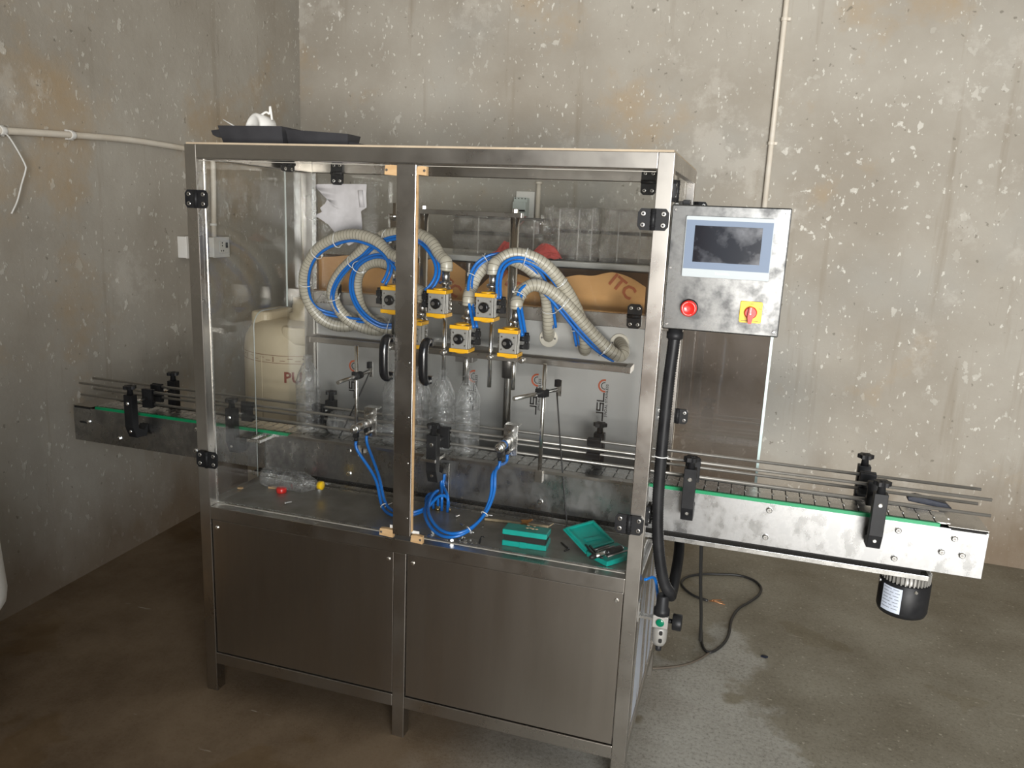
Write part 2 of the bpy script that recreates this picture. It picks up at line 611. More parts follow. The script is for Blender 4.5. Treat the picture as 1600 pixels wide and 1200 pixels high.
def thing(name, loc, label, cat, group=None):
    o = bpy.data.objects.new(name, None)
    o.empty_display_size = 0.03
    o.location = loc
    COL.objects.link(o)
    return tag(o, label, cat, group)


def dup(root, loc, label, rz=None):
    r = root.copy()
    COL.objects.link(r)
    r.location = loc
    if rz is not None:
        r.rotation_euler = (0, 0, rz)
    r['label'] = label
    for ch in list(root.children):
        c = ch.copy()
        COL.objects.link(c)
        c.parent = r
        for g in list(ch.children):
            d = g.copy()
            COL.objects.link(d)
            d.parent = c
    return r


def clone(o, parent, loc, rot=None):
    c = o.copy()
    COL.objects.link(c)
    c.parent = parent
    c.location = Vector(loc)
    if rot is not None:
        c.rotation_euler = rot
    return c


def text_mb(mb, txt, size, o, ax, ay, mi=0, h=0.0006, spacing=1.0, bold=0.0, align='CENTER'):
    cu = bpy.data.curves.new('lettering', 'FONT')
    cu.body = txt
    cu.size = size
    cu.align_x = align
    cu.align_y = 'CENTER'
    cu.space_character = spacing
    cu.offset = bold
    cu.resolution_u = 2
    to = bpy.data.objects.new('lettering', cu)
    COL.objects.link(to)
    bpy.context.view_layer.update()
    dg = bpy.context.evaluated_depsgraph_get()
    me = to.evaluated_get(dg).to_mesh()
    o, ax, ay = Vector(o), Vector(ax), Vector(ay)
    az = ax.cross(ay).normalized()
    b = len(mb.v)
    for v in me.vertices:
        mb.v.append(o + ax * v.co.x + ay * v.co.y + az * h)
    for p in me.polygons:
        mb.face([b + i for i in p.vertices], mi)
    to.evaluated_get(dg).to_mesh_clear()
    bpy.data.objects.remove(to)
    bpy.data.curves.remove(cu)
    return mb


def spline(pts, n=12):
    """Catmull-Rom through the points"""
    P = [Vector(p) for p in pts]
    P = [P[0] * 2 - P[1]] + P + [P[-1] * 2 - P[-2]]
    out = []
    for i in range(1, len(P) - 2):
        a, b, c, d = P[i - 1], P[i], P[i + 1], P[i + 2]
        for k in range(n):
            t = k / n
            out.append(0.5 * ((2 * b) + (c - a) * t + (2 * a - 5 * b + 4 * c - d) * t * t + (3 * b - a - 3 * c + d) * t ** 3))
    out.append(P[-2])
    return out


def resample(pts, step):
    out = [pts[0]]
    acc = 0.0
    for a, b in zip(pts, pts[1:]):
        L = (b - a).length
        if L < 1e-9:
            continue
        while acc + L >= step:
            a = a + (b - a) * ((step - acc) / L)
            out.append(a)
            L = (b - a).length
            acc = 0.0
            if L < 1e-9:
                break
        acc += L
    return out


def smooth(pts, k=2):
    for _ in range(k):
        pts = [pts[0]] + [(a + b * 2 + c) / 4 for a, b, c in zip(pts, pts[1:], pts[2:])] + [pts[-1]]
    return pts


X1, Y1, Z1 = Vector((1, 0, 0)), Vector((0, 1, 0)), Vector((0, 0, 1))


def rrect(x0, y0, x1, y1, r, k=4):
    out = []
    for cx, cy, a0 in ((x1 - r, y0 + r, -90), (x1 - r, y1 - r, 0), (x0 + r, y1 - r, 90), (x0 + r, y0 + r, 180)):
        for i in range(k + 1):
            a = math.radians(a0 + 90 * i / k)
            out.append((cx + r * math.cos(a), cy + r * math.sin(a)))
    return out


# ------------------------------------------------------------------ the room
def struct(name, mb, m):
    o = make(name, mb, m)
    o['kind'] = 'structure'
    return o


H = 3.6
lend = CORNER - LDIR * 5.9
bend = CORNER + BDIR * 5.9
mb = MB()
mb.box((-1.8, -4.2, -0.1), (5.4, 2.9, 0.0))
struct('floor', mb, MFL)
mb = MB()
mb.prism([(0, 0), (5.9, 0), (5.9, H), (0, H)], -0.2, lend, LDIR, Z1)
WL = struct('wall_left', mb, MWL)
mb = MB()
mb.prism([(-0.25, 0), (5.9, 0), (5.9, H), (-0.25, H)], -0.2, CORNER, BDIR, Z1)
WB = struct('wall_back', mb, MW)
mb = MB()
mb.prism([(-0.3, 0), (5.9, 0), (5.9, H), (-0.3, H)], 0.2, Vector((4.75, -3.6, 0)), Y1, Z1)
struct('wall_right', mb, MWL)
mb = MB()
mb.box((-1.0, -3.8, 0), (1.2, -3.62, H))
mb.box((4.3, -3.8, 0), (4.75, -3.62, H))
mb.box((1.2, -3.8, 2.8), (4.3, -3.62, H))
struct('wall_front', mb, MWL)
mb = MB()
mb.box((-1.8, -4.2, H), (5.4, 2.9, H + 0.12))
struct('ceiling', mb, MCE)

# ------------------------------------------------------------------ the filling machine
W, D, HT, T = 1.35, 0.635, 1.692, 0.038
ZD = 0.6286
mach = thing('filling_machine', (0, 0, 0), 'stainless steel bottle filling machine cabinet with clear acrylic enclosure', 'machine')
BV = 0.0016


def bar(name, lo, hi, m=STEEL, parent=mach, bv=BV):
    return make(name, MB().box(lo, hi), m, parent, bv)


for x in (0, W - T):
    for y in (0, D - T):
        bar('post', (x, y, 0), (x + T, y + T, HT))
bar('post', (0.6543, 0, 0), (0.6928, T, 0.5876))
for y in (0, D - T):
    bar('top_rail', (T, y, HT - T), (W - T, y + T, HT))
for x in (0, W - T):
    bar('top_rail', (x, T, HT - T), (x + T, D - T, HT))
    bar('middle_rail', (x, T, 0.5876), (x + T, D - T, ZD))
    bar('bottom_rail', (x, T, 0.0979), (x + T, D - T, 0.1359))
bar('middle_rail', (T, 0, 0.5876), (W - T, T, ZD))
bar('middle_rail', (T, D - T, 1.200), (W - T, D, 1.245))
for a, b in ((T, 0.6543), (0.6928, W - T)):
    bar('bottom_rail', (a, 0, 0.0979), (b, T, 0.1359))
bar('bottom_rail', (T, D - T, 0.0979), (W - T, D, 0.1359))
bar('cover_sheet', (0.004, 0.003, HT), (W - 0.003, D - 0.003, HT + 0.005), DUST, bv=0)
bar('deck', (T + 0.001, T + 0.001, ZD - 0.008), (W - T - 0.001, D - T - 0.001, ZD + 0.002), DECKM, bv=0)
bar('deck_seam', (T, 0.278, ZD + 0.002), (W - T, 0.284, ZD + 0.0045), BRIGHT, bv=0)
bar('deck_lip', (T, T, ZD), (W - T, T + 0.006, ZD + 0.004), BRIGHT, bv=0)
# thin bright edging seen along the inside of the upper opening
bar('edge_strip', (T, T - 0.006, ZD + 0.002), (T + 0.0022, T, HT - T), BRIGHT, bv=0)


def screw(mb, p, d, r=0.006, h=0.004, mi=0, dark=None):
    p, d = Vector(p), Vector(d)
    mb.lathe([(r, 0), (r, h * 0.5), (r * 0.7, h)], p, d, 8, mi, flat=True)
    if dark is not None:
        mb.lathe([(r * 0.42, h), (r * 0.42, h + 0.0003)], p, d, 6, dark, flat=True)
    return mb


for a, b in ((T + 0.0025, 0.6543 - 0.0025), (0.6928 + 0.0025, W - T - 0.0025)):
    p = make('front_panel', MB().box((a, 0.005, 0.1359 + 0.0025), (b, 0.010, 0.5876 - 0.0025)), PANEL, mach, 0.0012)
    for x in (a + 0.016, b - 0.016):
        make('screw', screw(MB(), (x, 0.005, 0.562), (0, -1, 0), 0.006), CHROME, p)
for x, nm in ((0.010, 'side_panel'), (W - 0.008, 'side_panel')):
    make(nm, MB().box((x - 0.002, T + 0.002, 0.138), (x + 0.002, D - T - 0.002, 0.585)), STRIPF if x > 1 else SHEET, mach)
make('rear_panel', MB().box((T, D - 0.012, 0.138), (W - T, D - 0.008, ZD)), SHEET, mach)

# back plate with film, printed logos, nylon flanges and bolts
YP = 0.612
plate = make('back_plate', MB().box((T + 0.002, YP, ZD + 0.002), (W - T - 0.002, YP + 0.004, 1.2)), PLATE, mach)
for u, v in ((547.5, 501), (594, 505), (641, 509), (857.5, 528), (911, 532), (968, 536)):
    c = at(u, v, Y=YP)
    mb = MB()
    n = 28
    x, z = X1, Z1
    ro, ri, h = 0.031, 0.0135, 0.006
    oo = [mb.ring(c + Vector((0, -dy, 0)), x, z, r, n) for r, dy in ((ro, 0), (ro, h * 0.8), (ro - 0.001, h), (ri, h), (ri, 0.0005))]
    for a, b in zip(oo, oo[1:]):
        mb.bridge(b, a, n, 0, False)
    mb.face([oo[-1] + k for k in range(n)], 1)
    for s in (-1, 1):
        mb.cyl(c + Vector((s * 0.0225, -h, 0)), c + Vector((s * 0.0225, -h - 0.0008, 0)), 0.0035, n=8, mi=2)
    make('hose_flange', mb, [FLG, VOID, DKST], plate)
for u, v in ((502, 491), (520, 474)):
    make('bolt', screw(MB(), at(u, v, Y=YP), (0, -1, 0), 0.005), BRIGHT, plate)


def logo(u, v, s=1.0):
    """ring emblem over upright lettering that reads upwards"""
    c = at(u, v, Y=YP - 0.0006)
    mb = MB()

    def arc(r0, r1, mi, a0=82, a1=278):
        pts = []
        k = 14
        for i in range(k + 1):
            a = math.radians(a0 + (a1 - a0) * i / k)
            pts.append((math.cos(a), math.sin(a)))
        b = len(mb.v)
        for p in pts:
            mb.v.append(c + Vector((p[0] * r0 * s, 0, p[1] * r0 * s)))
            mb.v.append(c + Vector((p[0] * r1 * s, 0, p[1] * r1 * s)))
        for i in range(k):
            mb.face([b + 2 * i, b + 2 * i + 1, b + 2 * i + 3, b + 2 * i + 2], mi)
    arc(0.0165, 0.0225, 1)
    arc(0.0095, 0.0125, 0)
    t = 0.0050 * s

    def stroke(x0, z0, x1, z1):
        mb.box((c.x + (min(x0, x1) - 0) * s - t / 2, c.y - 0.0002, c.z + min(z0, z1) * s - t / 2), (c.x + max(x0, x1) * s + t / 2, c.y + 0.0003, c.z + max(z0, z1) * s + t / 2))
    # angular letters drawn rotated a quarter turn: long strokes run up the plate
    r, l = -0.001, -0.021
    stroke(r, -0.026, r, -0.052); stroke(l, -0.052, r, -0.052)
    stroke(r, -0.060, r, -0.084); stroke(-0.011, -0.060, -0.011, -0.084); stroke(l, -0.060, l, -0.084)
    stroke(-0.011, -0.060, r, -0.060); stroke(l, -0.084, -0.011, -0.084)
    stroke(l, -0.092, r, -0.092); stroke(r, -0.092, r, -0.118)
    text_mb(mb, 'JINDAL STAINLESS', 0.0118 * s, (c.x + 0.0085 * s, c.y, c.z - 0.049 * s), Z1, -X1, 0, 0.0001, 1.16, 0.0003)
    make('printed_logo', mb, [INK, LOGOR], plate)


for u, v in ((554, 572), (741, 588), (840, 594), (945, 603)):
    logo(u, v)

# ------------------------------------------------------------------ hinges
def hinge_mb(c, n, a, wid=0.072, hei=0.050):
    """leafed black hinge; n points out of the surface, a runs across the two leaves, pin runs along n x a"""
    c, n, a = Vector(c), Vector(n), Vector(a)
    p = n.cross(a)
    mb = MB()
    for s in (-1, 1):
        poly = []
        for q in ((0.05, -1), (0.80, -1), (1.0, -0.62), (1.0, 0.62), (0.80, 1), (0.05, 1)):
            poly.append((q[0] * s * wid / 2, q[1] * hei / 2))
        if s < 0:
            poly.reverse()
        mb.prism(poly, 0.007, c, a, p)
        for k in (-1, 1):
            q = c + a * (s * wid * 0.33) + p * (k * hei * 0.26) + n * 0.007
            mb.lathe([(0.0062, 0, 1), (0.0062, 0.0006, 1), (0.0045, 0.001, 1)], q, n, 12, 1)
            mb.lathe([(0.0026, 0.001, 0), (0.0026, 0.0014, 0)], q, n, 6, 0)
    mb.cyl(c + n * 0.006 - p * hei * 0.5, c + n * 0.006 + p * hei * 0.5, 0.0065, n=10)
    for k in (-0.3, -0.1, 0.1, 0.3):
        mb.cyl(c + n * 0.006 + p * hei * (k - 0.012), c + n * 0.006 + p * hei * (k + 0.012), 0.0078, n=10)
    return mb


FN = Vector((0, -1, 0))
HM = [BLACK, BRIGHT]
hp = {'ul': at(308, 311, Y=0), 'll': at(322.5, 717, Y=0), 'ur': at(1019, 343, Y=0), 'lr': at(981, 818, Y=0)}

# front doors: clear sheets between the posts, pulled shut by a bolted batten
doors = []
for a, b, hu, hl, hx in ((T + 0.003, 0.679, 'ul', 'll', 0.637), (0.686, W - T - 0.003, 'ur', 'lr', 0.7505)):
    d = make('front_door', MB().box((a, 0.006, ZD + 0.012), (b, 0.011, HT - T - 0.004)), ACRYL, mach)
    tag(d, 'clear acrylic front door with black hinges and handle')
    for k in (hu, hl):
        c = hp[k]
        make('hinge', hinge_mb((T if hu == 'ul' else W - T, -0.001, c.z), FN, X1), HM, d)
    # bow handle
    z0, z1 = 1.098, 1.200
    P = spline([(hx, 0.004, z0), (hx, -0.018, z0 - 0.003), (hx, -0.034, z0 + 0.012), (hx, -0.037, (z0 + z1) / 2), (hx, -0.034, z1 - 0.012), (hx, -0.018, z1 + 0.003), (hx, 0.004, z1)], 5)
    mb = MB()
    mb.tube(P, 0.0085, 10, radii=[0.0095 + 0.002 * math.sin(math.pi * i / (len(P) - 1)) for i in range(len(P))])
    mb.v = [Vector((hx + (v.x - hx) * 1.15, v.y, v.z)) for v in mb.v]
    for z in (z0, z1):
        mb.box((hx - 0.011, -0.004, z - 0.010), (hx + 0.011, 0.006, z + 0.010))
    make('handle', mb, BLKGL, d)
    doors.append(d)
    for zz in (ZD + 0.012, HT - T - 0.0065):
        make('sheet_edge', MB().box((a, 0.0055, zz), (b, 0.0115, zz + 0.0016)), DULL, d)

bat = make('batten', MB().box((0.655, -0.010, 0.647), (0.7095, 0.004, 1.651)), STEEL, mach, 0.002)
for z in (1.625, 1.37, 1.14, 0.99, 0.86, 0.70):
    make('screw', screw(MB(), (0.698, -0.010, z), (0, -1, 0), 0.0028, 0.0012), BRIGHT, bat)
make('batten_backing', MB().box((0.7095, -0.005, 0.66), (0.7115, 0.004, 1.64)), WDBL, bat)
for x0, x1, z0, z1 in ((0.620, 0.655, 1.624, 1.647), (0.7095, 0.737, 1.626, 1.646), (0.613, 0.655, 0.637, 0.657), (0.7095, 0.745, 0.632, 0.652)):
    b = make('wood_block', MB().prism([(x0, z0), (x1, z0 - 0.002), (x1, z1), ((x0 + x1) / 2, z1 + 0.0015), (x0 + 0.002, z1)], 0.012, (0, 0.004, 0), X1, Z1), WDBL, bat)
    cx = x0 + 0.006 if x0 < 0.65 else x1 - 0.006
    make('screw', screw(MB(), (cx, -0.008, (z0 + z1) / 2), (0, -1, 0), 0.0035, 0.002), DKST, b)
for x0, x1, z in ((0.646, 0.655, 0.658), (0.7095, 0.730, 0.652)):
    make('foam_pad', MB().box((x0 - 0.006, 0.004, z), (x1, 0.0055, z + 0.009)), WHITE, bat)

# upper back hatch hinged off the top rail, with film half peeled away
hat = make('back_hatch', MB().box((T + 0.004, D - 0.022, 1.249), (W - T - 0.004, D - 0.017, HT - T - 0.004)), ACRYL, mach)
for u, v, z in ((528, 272, HT - T), (1014, 285, HT - T), (525, 462, 1.24), (992, 489, 1.24)):
    c = at(u, v, Y=D - T)
    make('hinge', hinge_mb((c.x, D - T - 0.001 if z > 1.5 else D - T - 0.001, z), FN, Z1, 0.078, 0.046), HM, hat)
film = [(488, 288), (530, 287.5), (573, 288), (572, 305), (573, 324), (564, 330), (566, 352), (566, 372), (545, 384), (527, 368), (512, 350), (497, 340), (489.5, 338), (503, 331), (500, 325), (508, 318), (511, 310), (502, 300)]
mb = MB()
yF = D - 0.024
P2 = [at(u, v, Y=yF) for u, v in film]
cen = sum(P2, Vector()) / len(P2)
rings = []
for k, f in enumerate((1.0, 0.82, 0.6, 0.36, 0.12)):
    b = len(mb.v)
    for i, p in enumerate(P2):
        mb.v.append(Vector((cen.x + (p.x - cen.x) * f, yF - (0.0 if k == 0 else 0.002 + 0.003 * random.random()), cen.z + (p.z - cen.z) * f)))
    rings.append(b)
n = len(P2)
for a, b in zip(rings, rings[1:]):
    mb.bridge(a, b, n, 0, True)
mb.face([rings[-1] + k for k in range(n)], 0, True)
P3 = [at(u, v, Y=yF - 0.002) for u, v in ((555, 298), (571, 297), (572, 323), (560, 325))]
mb.tube([(P3[0] + P3[1]) / 2, (P3[2] + P3[3]) / 2], 0.010, 8)
make('peeling_film', mb, FILM, hat)
make('hatch_edge', MB().box((T + 0.001, D - T - 0.004, 1.249), (T + 0.016, D - T - 0.001, HT - T - 0.002)), BRIGHT, hat)


# side doors in halves; rear halves stand open
EDGE = mat('polished_sheet_edge', (0.42, 0.45, 0.43), None, rough=0.3)


def side_front(x, nm, yc, ztop):
    yb, r = 0.0, 0.05
    y0, y1, z0, z1 = T + 0.004, 0.470, ZD + 0.006, HT - T - 0.004
    poly = [(y0, z0), (yc, z0)]
    for i in range(7):
        a = math.pi - (math.pi / 2) * i / 6
        poly.append((yc + r + r * math.cos(a), ztop - r + r * math.sin(a)))
    poly += [(y1, ztop), (y1, z1), (y0, z1)]
    d = make(nm, MB().prism(poly, 0.005, (x, 0, 0), Y1, Z1), ACRYL, mach)
    mb = MB()
    ed = [(x + 0.0025, p[0], p[1]) for p in poly[1:10]]
    mb.tube(ed, 0.0015, 6)
    make('sheet_edge', mb, EDGE, d)
    return d


dl = side_front(0.010, 'side_door', 0.277, 1.195)
dr = side_front(W - 0.015, 'side_door', 0.335, 1.185)
mb = MB().box((0.0095, 0.4695, 1.195), (0.0155, 0.4703, HT - T - 0.004))
make('sheet_edge', mb, EDGE, dl)
make('hinge', hinge_mb((W, T + 0.003, 1.607), Vector((1, 0, 0)), Y1, 0.055, 0.05), HM, dr)
make('hinge', hinge_mb((W, T + 0.003, 0.80), Vector((1, 0, 0)), Y1, 0.055, 0.05), HM, dr)
make('hinge', hinge_mb((T + 0.012, at(448, 261, X=0.05).y, HT - T / 2 - 0.002), Vector((1, 0, 0)), Z1, 0.05, 0.07), HM, dl)
dl2 = make('side_door', MB().box((0.010, 0.473, ZD + 0.006), (0.015, D - T - 0.003, HT - T - 0.004)), ACRYL, mach)
odr = make('open_side_door', MB().box((W + 0.002, D - 0.004, 0.70), (1.617, D + 0.001, 1.58)), clear('hazed_open_acrylic', (0.60, 0.57, 0.55), 1.6, 0.03, 0.05, (0.30, 0.28, 0.27), noise=7), mach)
tag(odr, 'clear acrylic side door standing open behind the conveyor')
make('sheet_edge', MB().box((1.617, D - 0.0045, 0.70), (1.625, D + 0.0015, 1.58)), ACRED, odr)
for z in (0.0, 1.578):
    c = at(1062, 650, Y=D - 0.006) if z == 0 else Vector((W + 0.005, 0, z))
    make('hinge', hinge_mb((W + 0.008, D - 0.005, c.z), FN, X1, 0.066, 0.048), HM, odr)

# ------------------------------------------------------------------ the conveyor
YC0, YC1, ZC0, ZC1 = 0.300, 0.428, 0.658, 0.787
XC0, XC1 = -0.789, 2.197
conv = thing('conveyor', (0.7, 0.364, 0.645), 'long steel slat chain conveyor running through the filling machine, with guide rods', 'conveyor')
YM = (YC0 + YC1) / 2
for y, nm in ((YC0, 'side_plate'), (YC1 - 0.003, 'side_plate')):
    make(nm, MB().box((XC0, y, ZC0), (XC1, y + 0.003, ZC1 - 0.003)), SMUDGE if y < 0.35 else SHEET, conv, 0.0008)
for x0, x1, y, m in ((XC0 + 0.10, 0.125, YC0 + 0.0005, GREEN), (1.328, XC1 - 0.115, YC0 + 0.0005, GREEN), (XC0 + 0.10, XC1 - 0.115, YC1 - 0.0125, STEEL)):
    make('wear_strip', MB().box((x0, y, ZC1 - 0.012), (x1, y + 0.010, ZC1 + 0.0065)), m, conv, 0.001)
make('chain_bed', MB().box((XC0 + 0.08, YC0 + 0.014, ZC1 - 0.02), (XC1 - 0.08, YC1 - 0.014, ZC1 - 0.008)), VOID, conv)
for a, b in ((XC0, XC0 + 0.085), (XC1 - 0.095, XC1)):
    mb = MB().box((a, YC0 + 0.001, ZC1 + 0.001), (b, YC1 + 0.001, ZC1 + 0.003))
    e = a if a < 0 else b - 0.002
    mb.box((e, YC0 + 0.004, ZC0 + 0.004), (e + 0.002, YC1 - 0.002, ZC1 + 0.001))
    make('end_cap', mb, STEEL, conv, 0.0006)
    make('dark_slot', MB().box((a + 0.006, YC0 - 0.0003, ZC1 - 0.006), (b - 0.006, YC0 + 0.0002, ZC1 - 0.0005)), VOID, conv)
# chain plates: one mesh, one object each
pitch = 0.0375
hy = 0.043
g = 0.0014
hw = 0.006
pl = [(g, -hy), (pitch - g, -hy), (pitch - g, -hw), (pitch + 0.0035, -hw), (pitch + 0.0035, hw), (pitch - g, hw), (pitch - g, hy), (g, hy), (g, hw + 0.0015), (0.0055, hw + 0.0015), (0.0055, -hw - 0.0015), (g, -hw - 0.0015)]
mb = MB().prism(pl, 0.004)
mb.cyl((0.003, -hw - 0.004, 0.0035), (0.003, hw + 0.004, 0.0035), 0.0017, n=6)
x = XC0 + 0.088
proto = None
while x < XC1 - 0.10 - pitch * 0.5:
    if proto is None:
        proto = make('chain_plate', mb, BRIGHT, None)
        proto.parent = conv
        proto.location = Vector((x, YM, ZC1)) - base_of(conv)
    else:
        clone(proto, conv, Vector((x, YM, ZC1 + random.uniform(-0.0004, 0.0004))) - base_of(conv))
    x += pitch
# guide rods
RODM = mat('grey_steel_rod', (0.50, 0.48, 0.45), (0.42, 0.40, 0.37), 20, 0.36, 0.46, 0.9)
for y, z, uv in ((0.330, 0.867, ((124.5, 598.7), (1550, 781))), (0.330, 0.824, ((127, 616), (1548, 806))), (0.405, 0.870, ((145.5, 591), (1533, 764))), (0.405, 0.829, ((147, 607), (1528, 787)))):
    a, b = (at(*p, Y=y) for p in uv)
    make('guide_rod', MB().cyl((a.x, y, z), (b.x, y, z), 0.0045, n=10), RODM, conv)


def bracket(x, back=False):
    """C-shaped plastic rail bracket with a star knob, stub rod and rail clamp"""
    s = -1 if not back else 1
    y = YC0 if not back else YC1
    o = Vector((x, y, ZC1))

    def P(a, b, c):
        return o + Vector((a, s * b, c))
    prof = [(0.004, -0.028), (0.022, -0.046), (0.046, -0.034), (0.046, 0.088), (0.074, 0.088), (0.074, -0.026), (0.058, -0.066), (0.012, -0.070), (0.004, -0.052)]
    mb = MB()
    mb.prism(prof, 0.034, P(-0.017, 0, 0) if s < 0 else P(-0.017, 0, 0), (0, s, 0), Z1)
    mb.v = [Vector((x + (v.x - x) if abs(v.x - x) < 0.02 else v.x, v.y, v.z)) for v in mb.v]
    mx = max(v.x for v in mb.v)
    mn = min(v.x for v in mb.v)
    sh = x - (mx + mn) / 2
    mb.v = [v + Vector((sh, 0, 0)) for v in mb.v]
    b = make('rail_bracket', mb, BLACK, conv, 0.0015)
    mb = MB()
    kx = P(0, 0.060, 0.088)
    mb.lathe([(0.011, 0), (0.009, 0.018), (0.012, 0.022)], kx, Z1, 12)
    poly = []
    for i in range(24):
        a = 2 * math.pi * i / 24
        r = 0.0195 + 0.0028 * math.cos(6 * a)
        poly.append((r * math.cos(a), r * math.sin(a)))
    mb.prism(poly, 0.011, kx + Z1 * 0.021)
    mb.lathe([(0.010, 0.031), (0.006, 0.034)], kx, Z1, 12)
    make('star_knob', mb, BLACK, b)
    mb = MB().cyl(P(0, 0.060, 0.058), P(0, -0.024, 0.058), 0.006, n=10)
    make('stub_rod', mb, CHROME, b)
    mb = MB()
    c = P(0, -0.020, 0.058)
    mb.box((c.x - 0.021, min(c.y - 0.005, c.y + 0.005), c.z - 0.034), (c.x + 0.021, max(c.y - 0.005, c.y + 0.005), c.z + 0.034))
    for dz in (0.022, -0.022):
        q = P(0, -0.028, 0.058 + dz)
        mb.box((q.x - 0.021, q.y - 0.007, q.z - 0.010), (q.x + 0.021, q.y + 0.007, q.z + 0.010))
    make('rod_clamp', mb, BLACK, b, 0.001)
    mb = MB()
    screw(mb, P(0, 0.074, 0.058), (0, s, 0), 0.0065, 0.003)
    screw(mb, P(0, 0.066, -0.042), (0, s, 0), 0.006, 0.004)
    make('bracket_bolt', mb, CHROME, b)


for u, v in ((203, 640), (361, 650), (676, 690), (1077, 760), (1373, 800)):
    bracket(at(u, v, Y=0.235).x)
for u, v in ((270, 600), (517, 630), (936, 690), (1350, 735)):
    bracket(at(u, v, Y=0.485).x, True)
# side plate bolts in pairs, plus those on the drive end
for u, v in ((187, 685), (307, 671), (306, 704), (545, 705), (545, 740), (688, 725), (688, 738), (845, 746), (844, 784), (1202, 797), (1196, 839), (1403.5, 828.5), (1397, 872), (1491.5, 841.5), (1471, 862), (1503, 867.5)):
    make('bolt', screw(MB(), at(u, v, Y=YC0 - 0.0005), (0, -1, 0), 0.0085, 0.006, 0, 1), [CHROME, DKST], conv)
make('adjuster_slot', MB().box((at(125, 656, Y=YC0).x, YC0 - 0.0006, 0.7255), (at(136, 656, Y=YC0).x, YC0, 0.7325)), VOID, conv)
make('bolt', screw(MB(), at(139, 659, Y=YC0 - 0.0005), (0, -1, 0), 0.007, 0.006), CHROME, conv)
# carrying channel below, with the dark gap above it
make('support_channel', MB().box((-0.02, YC0 - 0.006, 0.6306), (2.075, YC1 + 0.004, 0.645)), BRIGHT, conv, 0.001)
make('recess', MB().box((0.0, YC0 + 0.022, 0.645), (2.06, YC1 - 0.03, ZC0)), VOID, conv)
# vertical bracket plate with two bolts on the front side
c0, c1 = at(690, 713, Y=YC0 - 0.004), at(699, 762, Y=YC0 - 0.004)
make('bracket_plate', MB().box((c0.x - 0.006, YC0 - 0.008, 0.655), (c1.x + 0.006, YC0 - 0.005, 0.770)), BRIGHT, conv, 0.0008)
# slotted front ledge bar carrying the bottle stoppers
make('ledge_bar', MB().box((0.13, YC0 - 0.018, ZC1 - 0.0028), (1.325, YC0 + 0.0105, ZC1 + 0.0070)), STEEL, conv, 0.0008)
for u, v in ((672, 715), (402, 685)):
    c = at(u, v, Y=0.25)
    mb = MB()
    mb.box((c.x - 0.02, 0.22, c.z - 0.006), (c.x + 0.03, 0.231, c.z + 0.004))
    mb.box((c.x - 0.02, 0.231, c.z - 0.006), (c.x - 0.008, 0.30, c.z + 0.004))
    mb.box((c.x + 0.018, 0.231, c.z - 0.006), (c.x + 0.03, 0.30, c.z + 0.004))
    make('slotted_bracket', mb, BRIGHT, conv, 0.0008)
# dark cable bracket behind the drive end
c = at(1418, 777, Y=0.46)
d = at(1490, 788, Y=0.46)
mb = MB()
mb.prism([(0, 0), (d.x - c.x, -0.012), (d.x - c.x - 0.02, 0.006), (0.02, 0.018), (-0.004, 0.012)], 0.03, (c.x, 0.475, c.z - 0.006), X1, Z1)
make('motor_terminal_cover', mb, NAVY, conv, 0.002)

# gear motor hanging below the drive end
mc = Vector((2.035, YM, 0))
mot = thing('gear_motor', (mc.x, mc.y, 0.6306), 'round black and silver gear motor hanging under the right end of the conveyor', 'motor')
mb = MB().lathe([(0.054, 0), (0.054, 0.055)], (mc.x, mc.y, 0.576), Z1, 32)
make('motor_body', mb, GREY, mot)
fin = MB().box((-0.0016, 0.050, 0), (0.0016, 0.062, 0.052))
f0 = None
for k in range(36):
    a = 2 * math.pi * k / 36
    if f0 is None:
        f0 = make('cooling_fin', fin, GREY, None)
        f0.parent = mot
        f0.location = (0, 0, -0.0536)
    else:
        clone(f0, mot, (0, 0, -0.0536), (0, 0, a))
mb = MB().lathe([(0.063, 0.602 - 0.63), (0.065, 0.600 - 0.63), (0.065, 0.518 - 0.63), (0.061, 0.507 - 0.63), (0.030, 0.5055 - 0.63)], (mc.x, mc.y, 0.63), Z1, 40)
cowl = make('fan_cowl', mb, BLACK, mot)
for a in (-75, 10, 100, 190):
    p = Vector((mc.x + 0.065 * math.cos(math.radians(a)), mc.y + 0.065 * math.sin(math.radians(a)), 0.591))
    make('screw', screw(MB(), p, p - Vector((mc.x, mc.y, 0.591)), 0.0055, 0.004), CHROME, cowl)
mb = MB()
k = 10
a0, a1 = math.radians(-152), math.radians(-104)
for i in range(k + 1):
    a = a0 + (a1 - a0) * i / k
    for z in (0.520, 0.592):
        mb.v.append(Vector((mc.x + 0.0654 * math.cos(a), mc.y + 0.0654 * math.sin(a), z)))
for i in range(k):
    mb.face([2 * i, 2 * i + 2, 2 * i + 3, 2 * i + 1], 0, True)
# rows of small print as thin bands following the curve
for r in range(7):
    z = 0.587 - r * 0.0092
    segs = [(0.08, 0.35), (0.42, 0.6), (0.68, 0.9)] if r % 2 else [(0.06, 0.5), (0.58, 0.86)]
    for s0, s1 in segs:
        b = len(mb.v)
        for i in range(5):
            a = a0 + (a1 - a0) * (s0 + (s1 - s0) * i / 4)
            for dz in (0, 0.0018):
                mb.v.append(Vector((mc.x + 0.0657 * math.cos(a), mc.y + 0.0657 * math.sin(a), z - dz)))
        for i in range(4):
            mb.face([b + 2 * i + 1, b + 2 * i + 3, b + 2 * i + 2, b + 2 * i], 1)
make('rating_label', mb, [LABEL, mat('small_grey_print', (0.16, 0.17, 0.19), None, rough=0.6)], cowl)

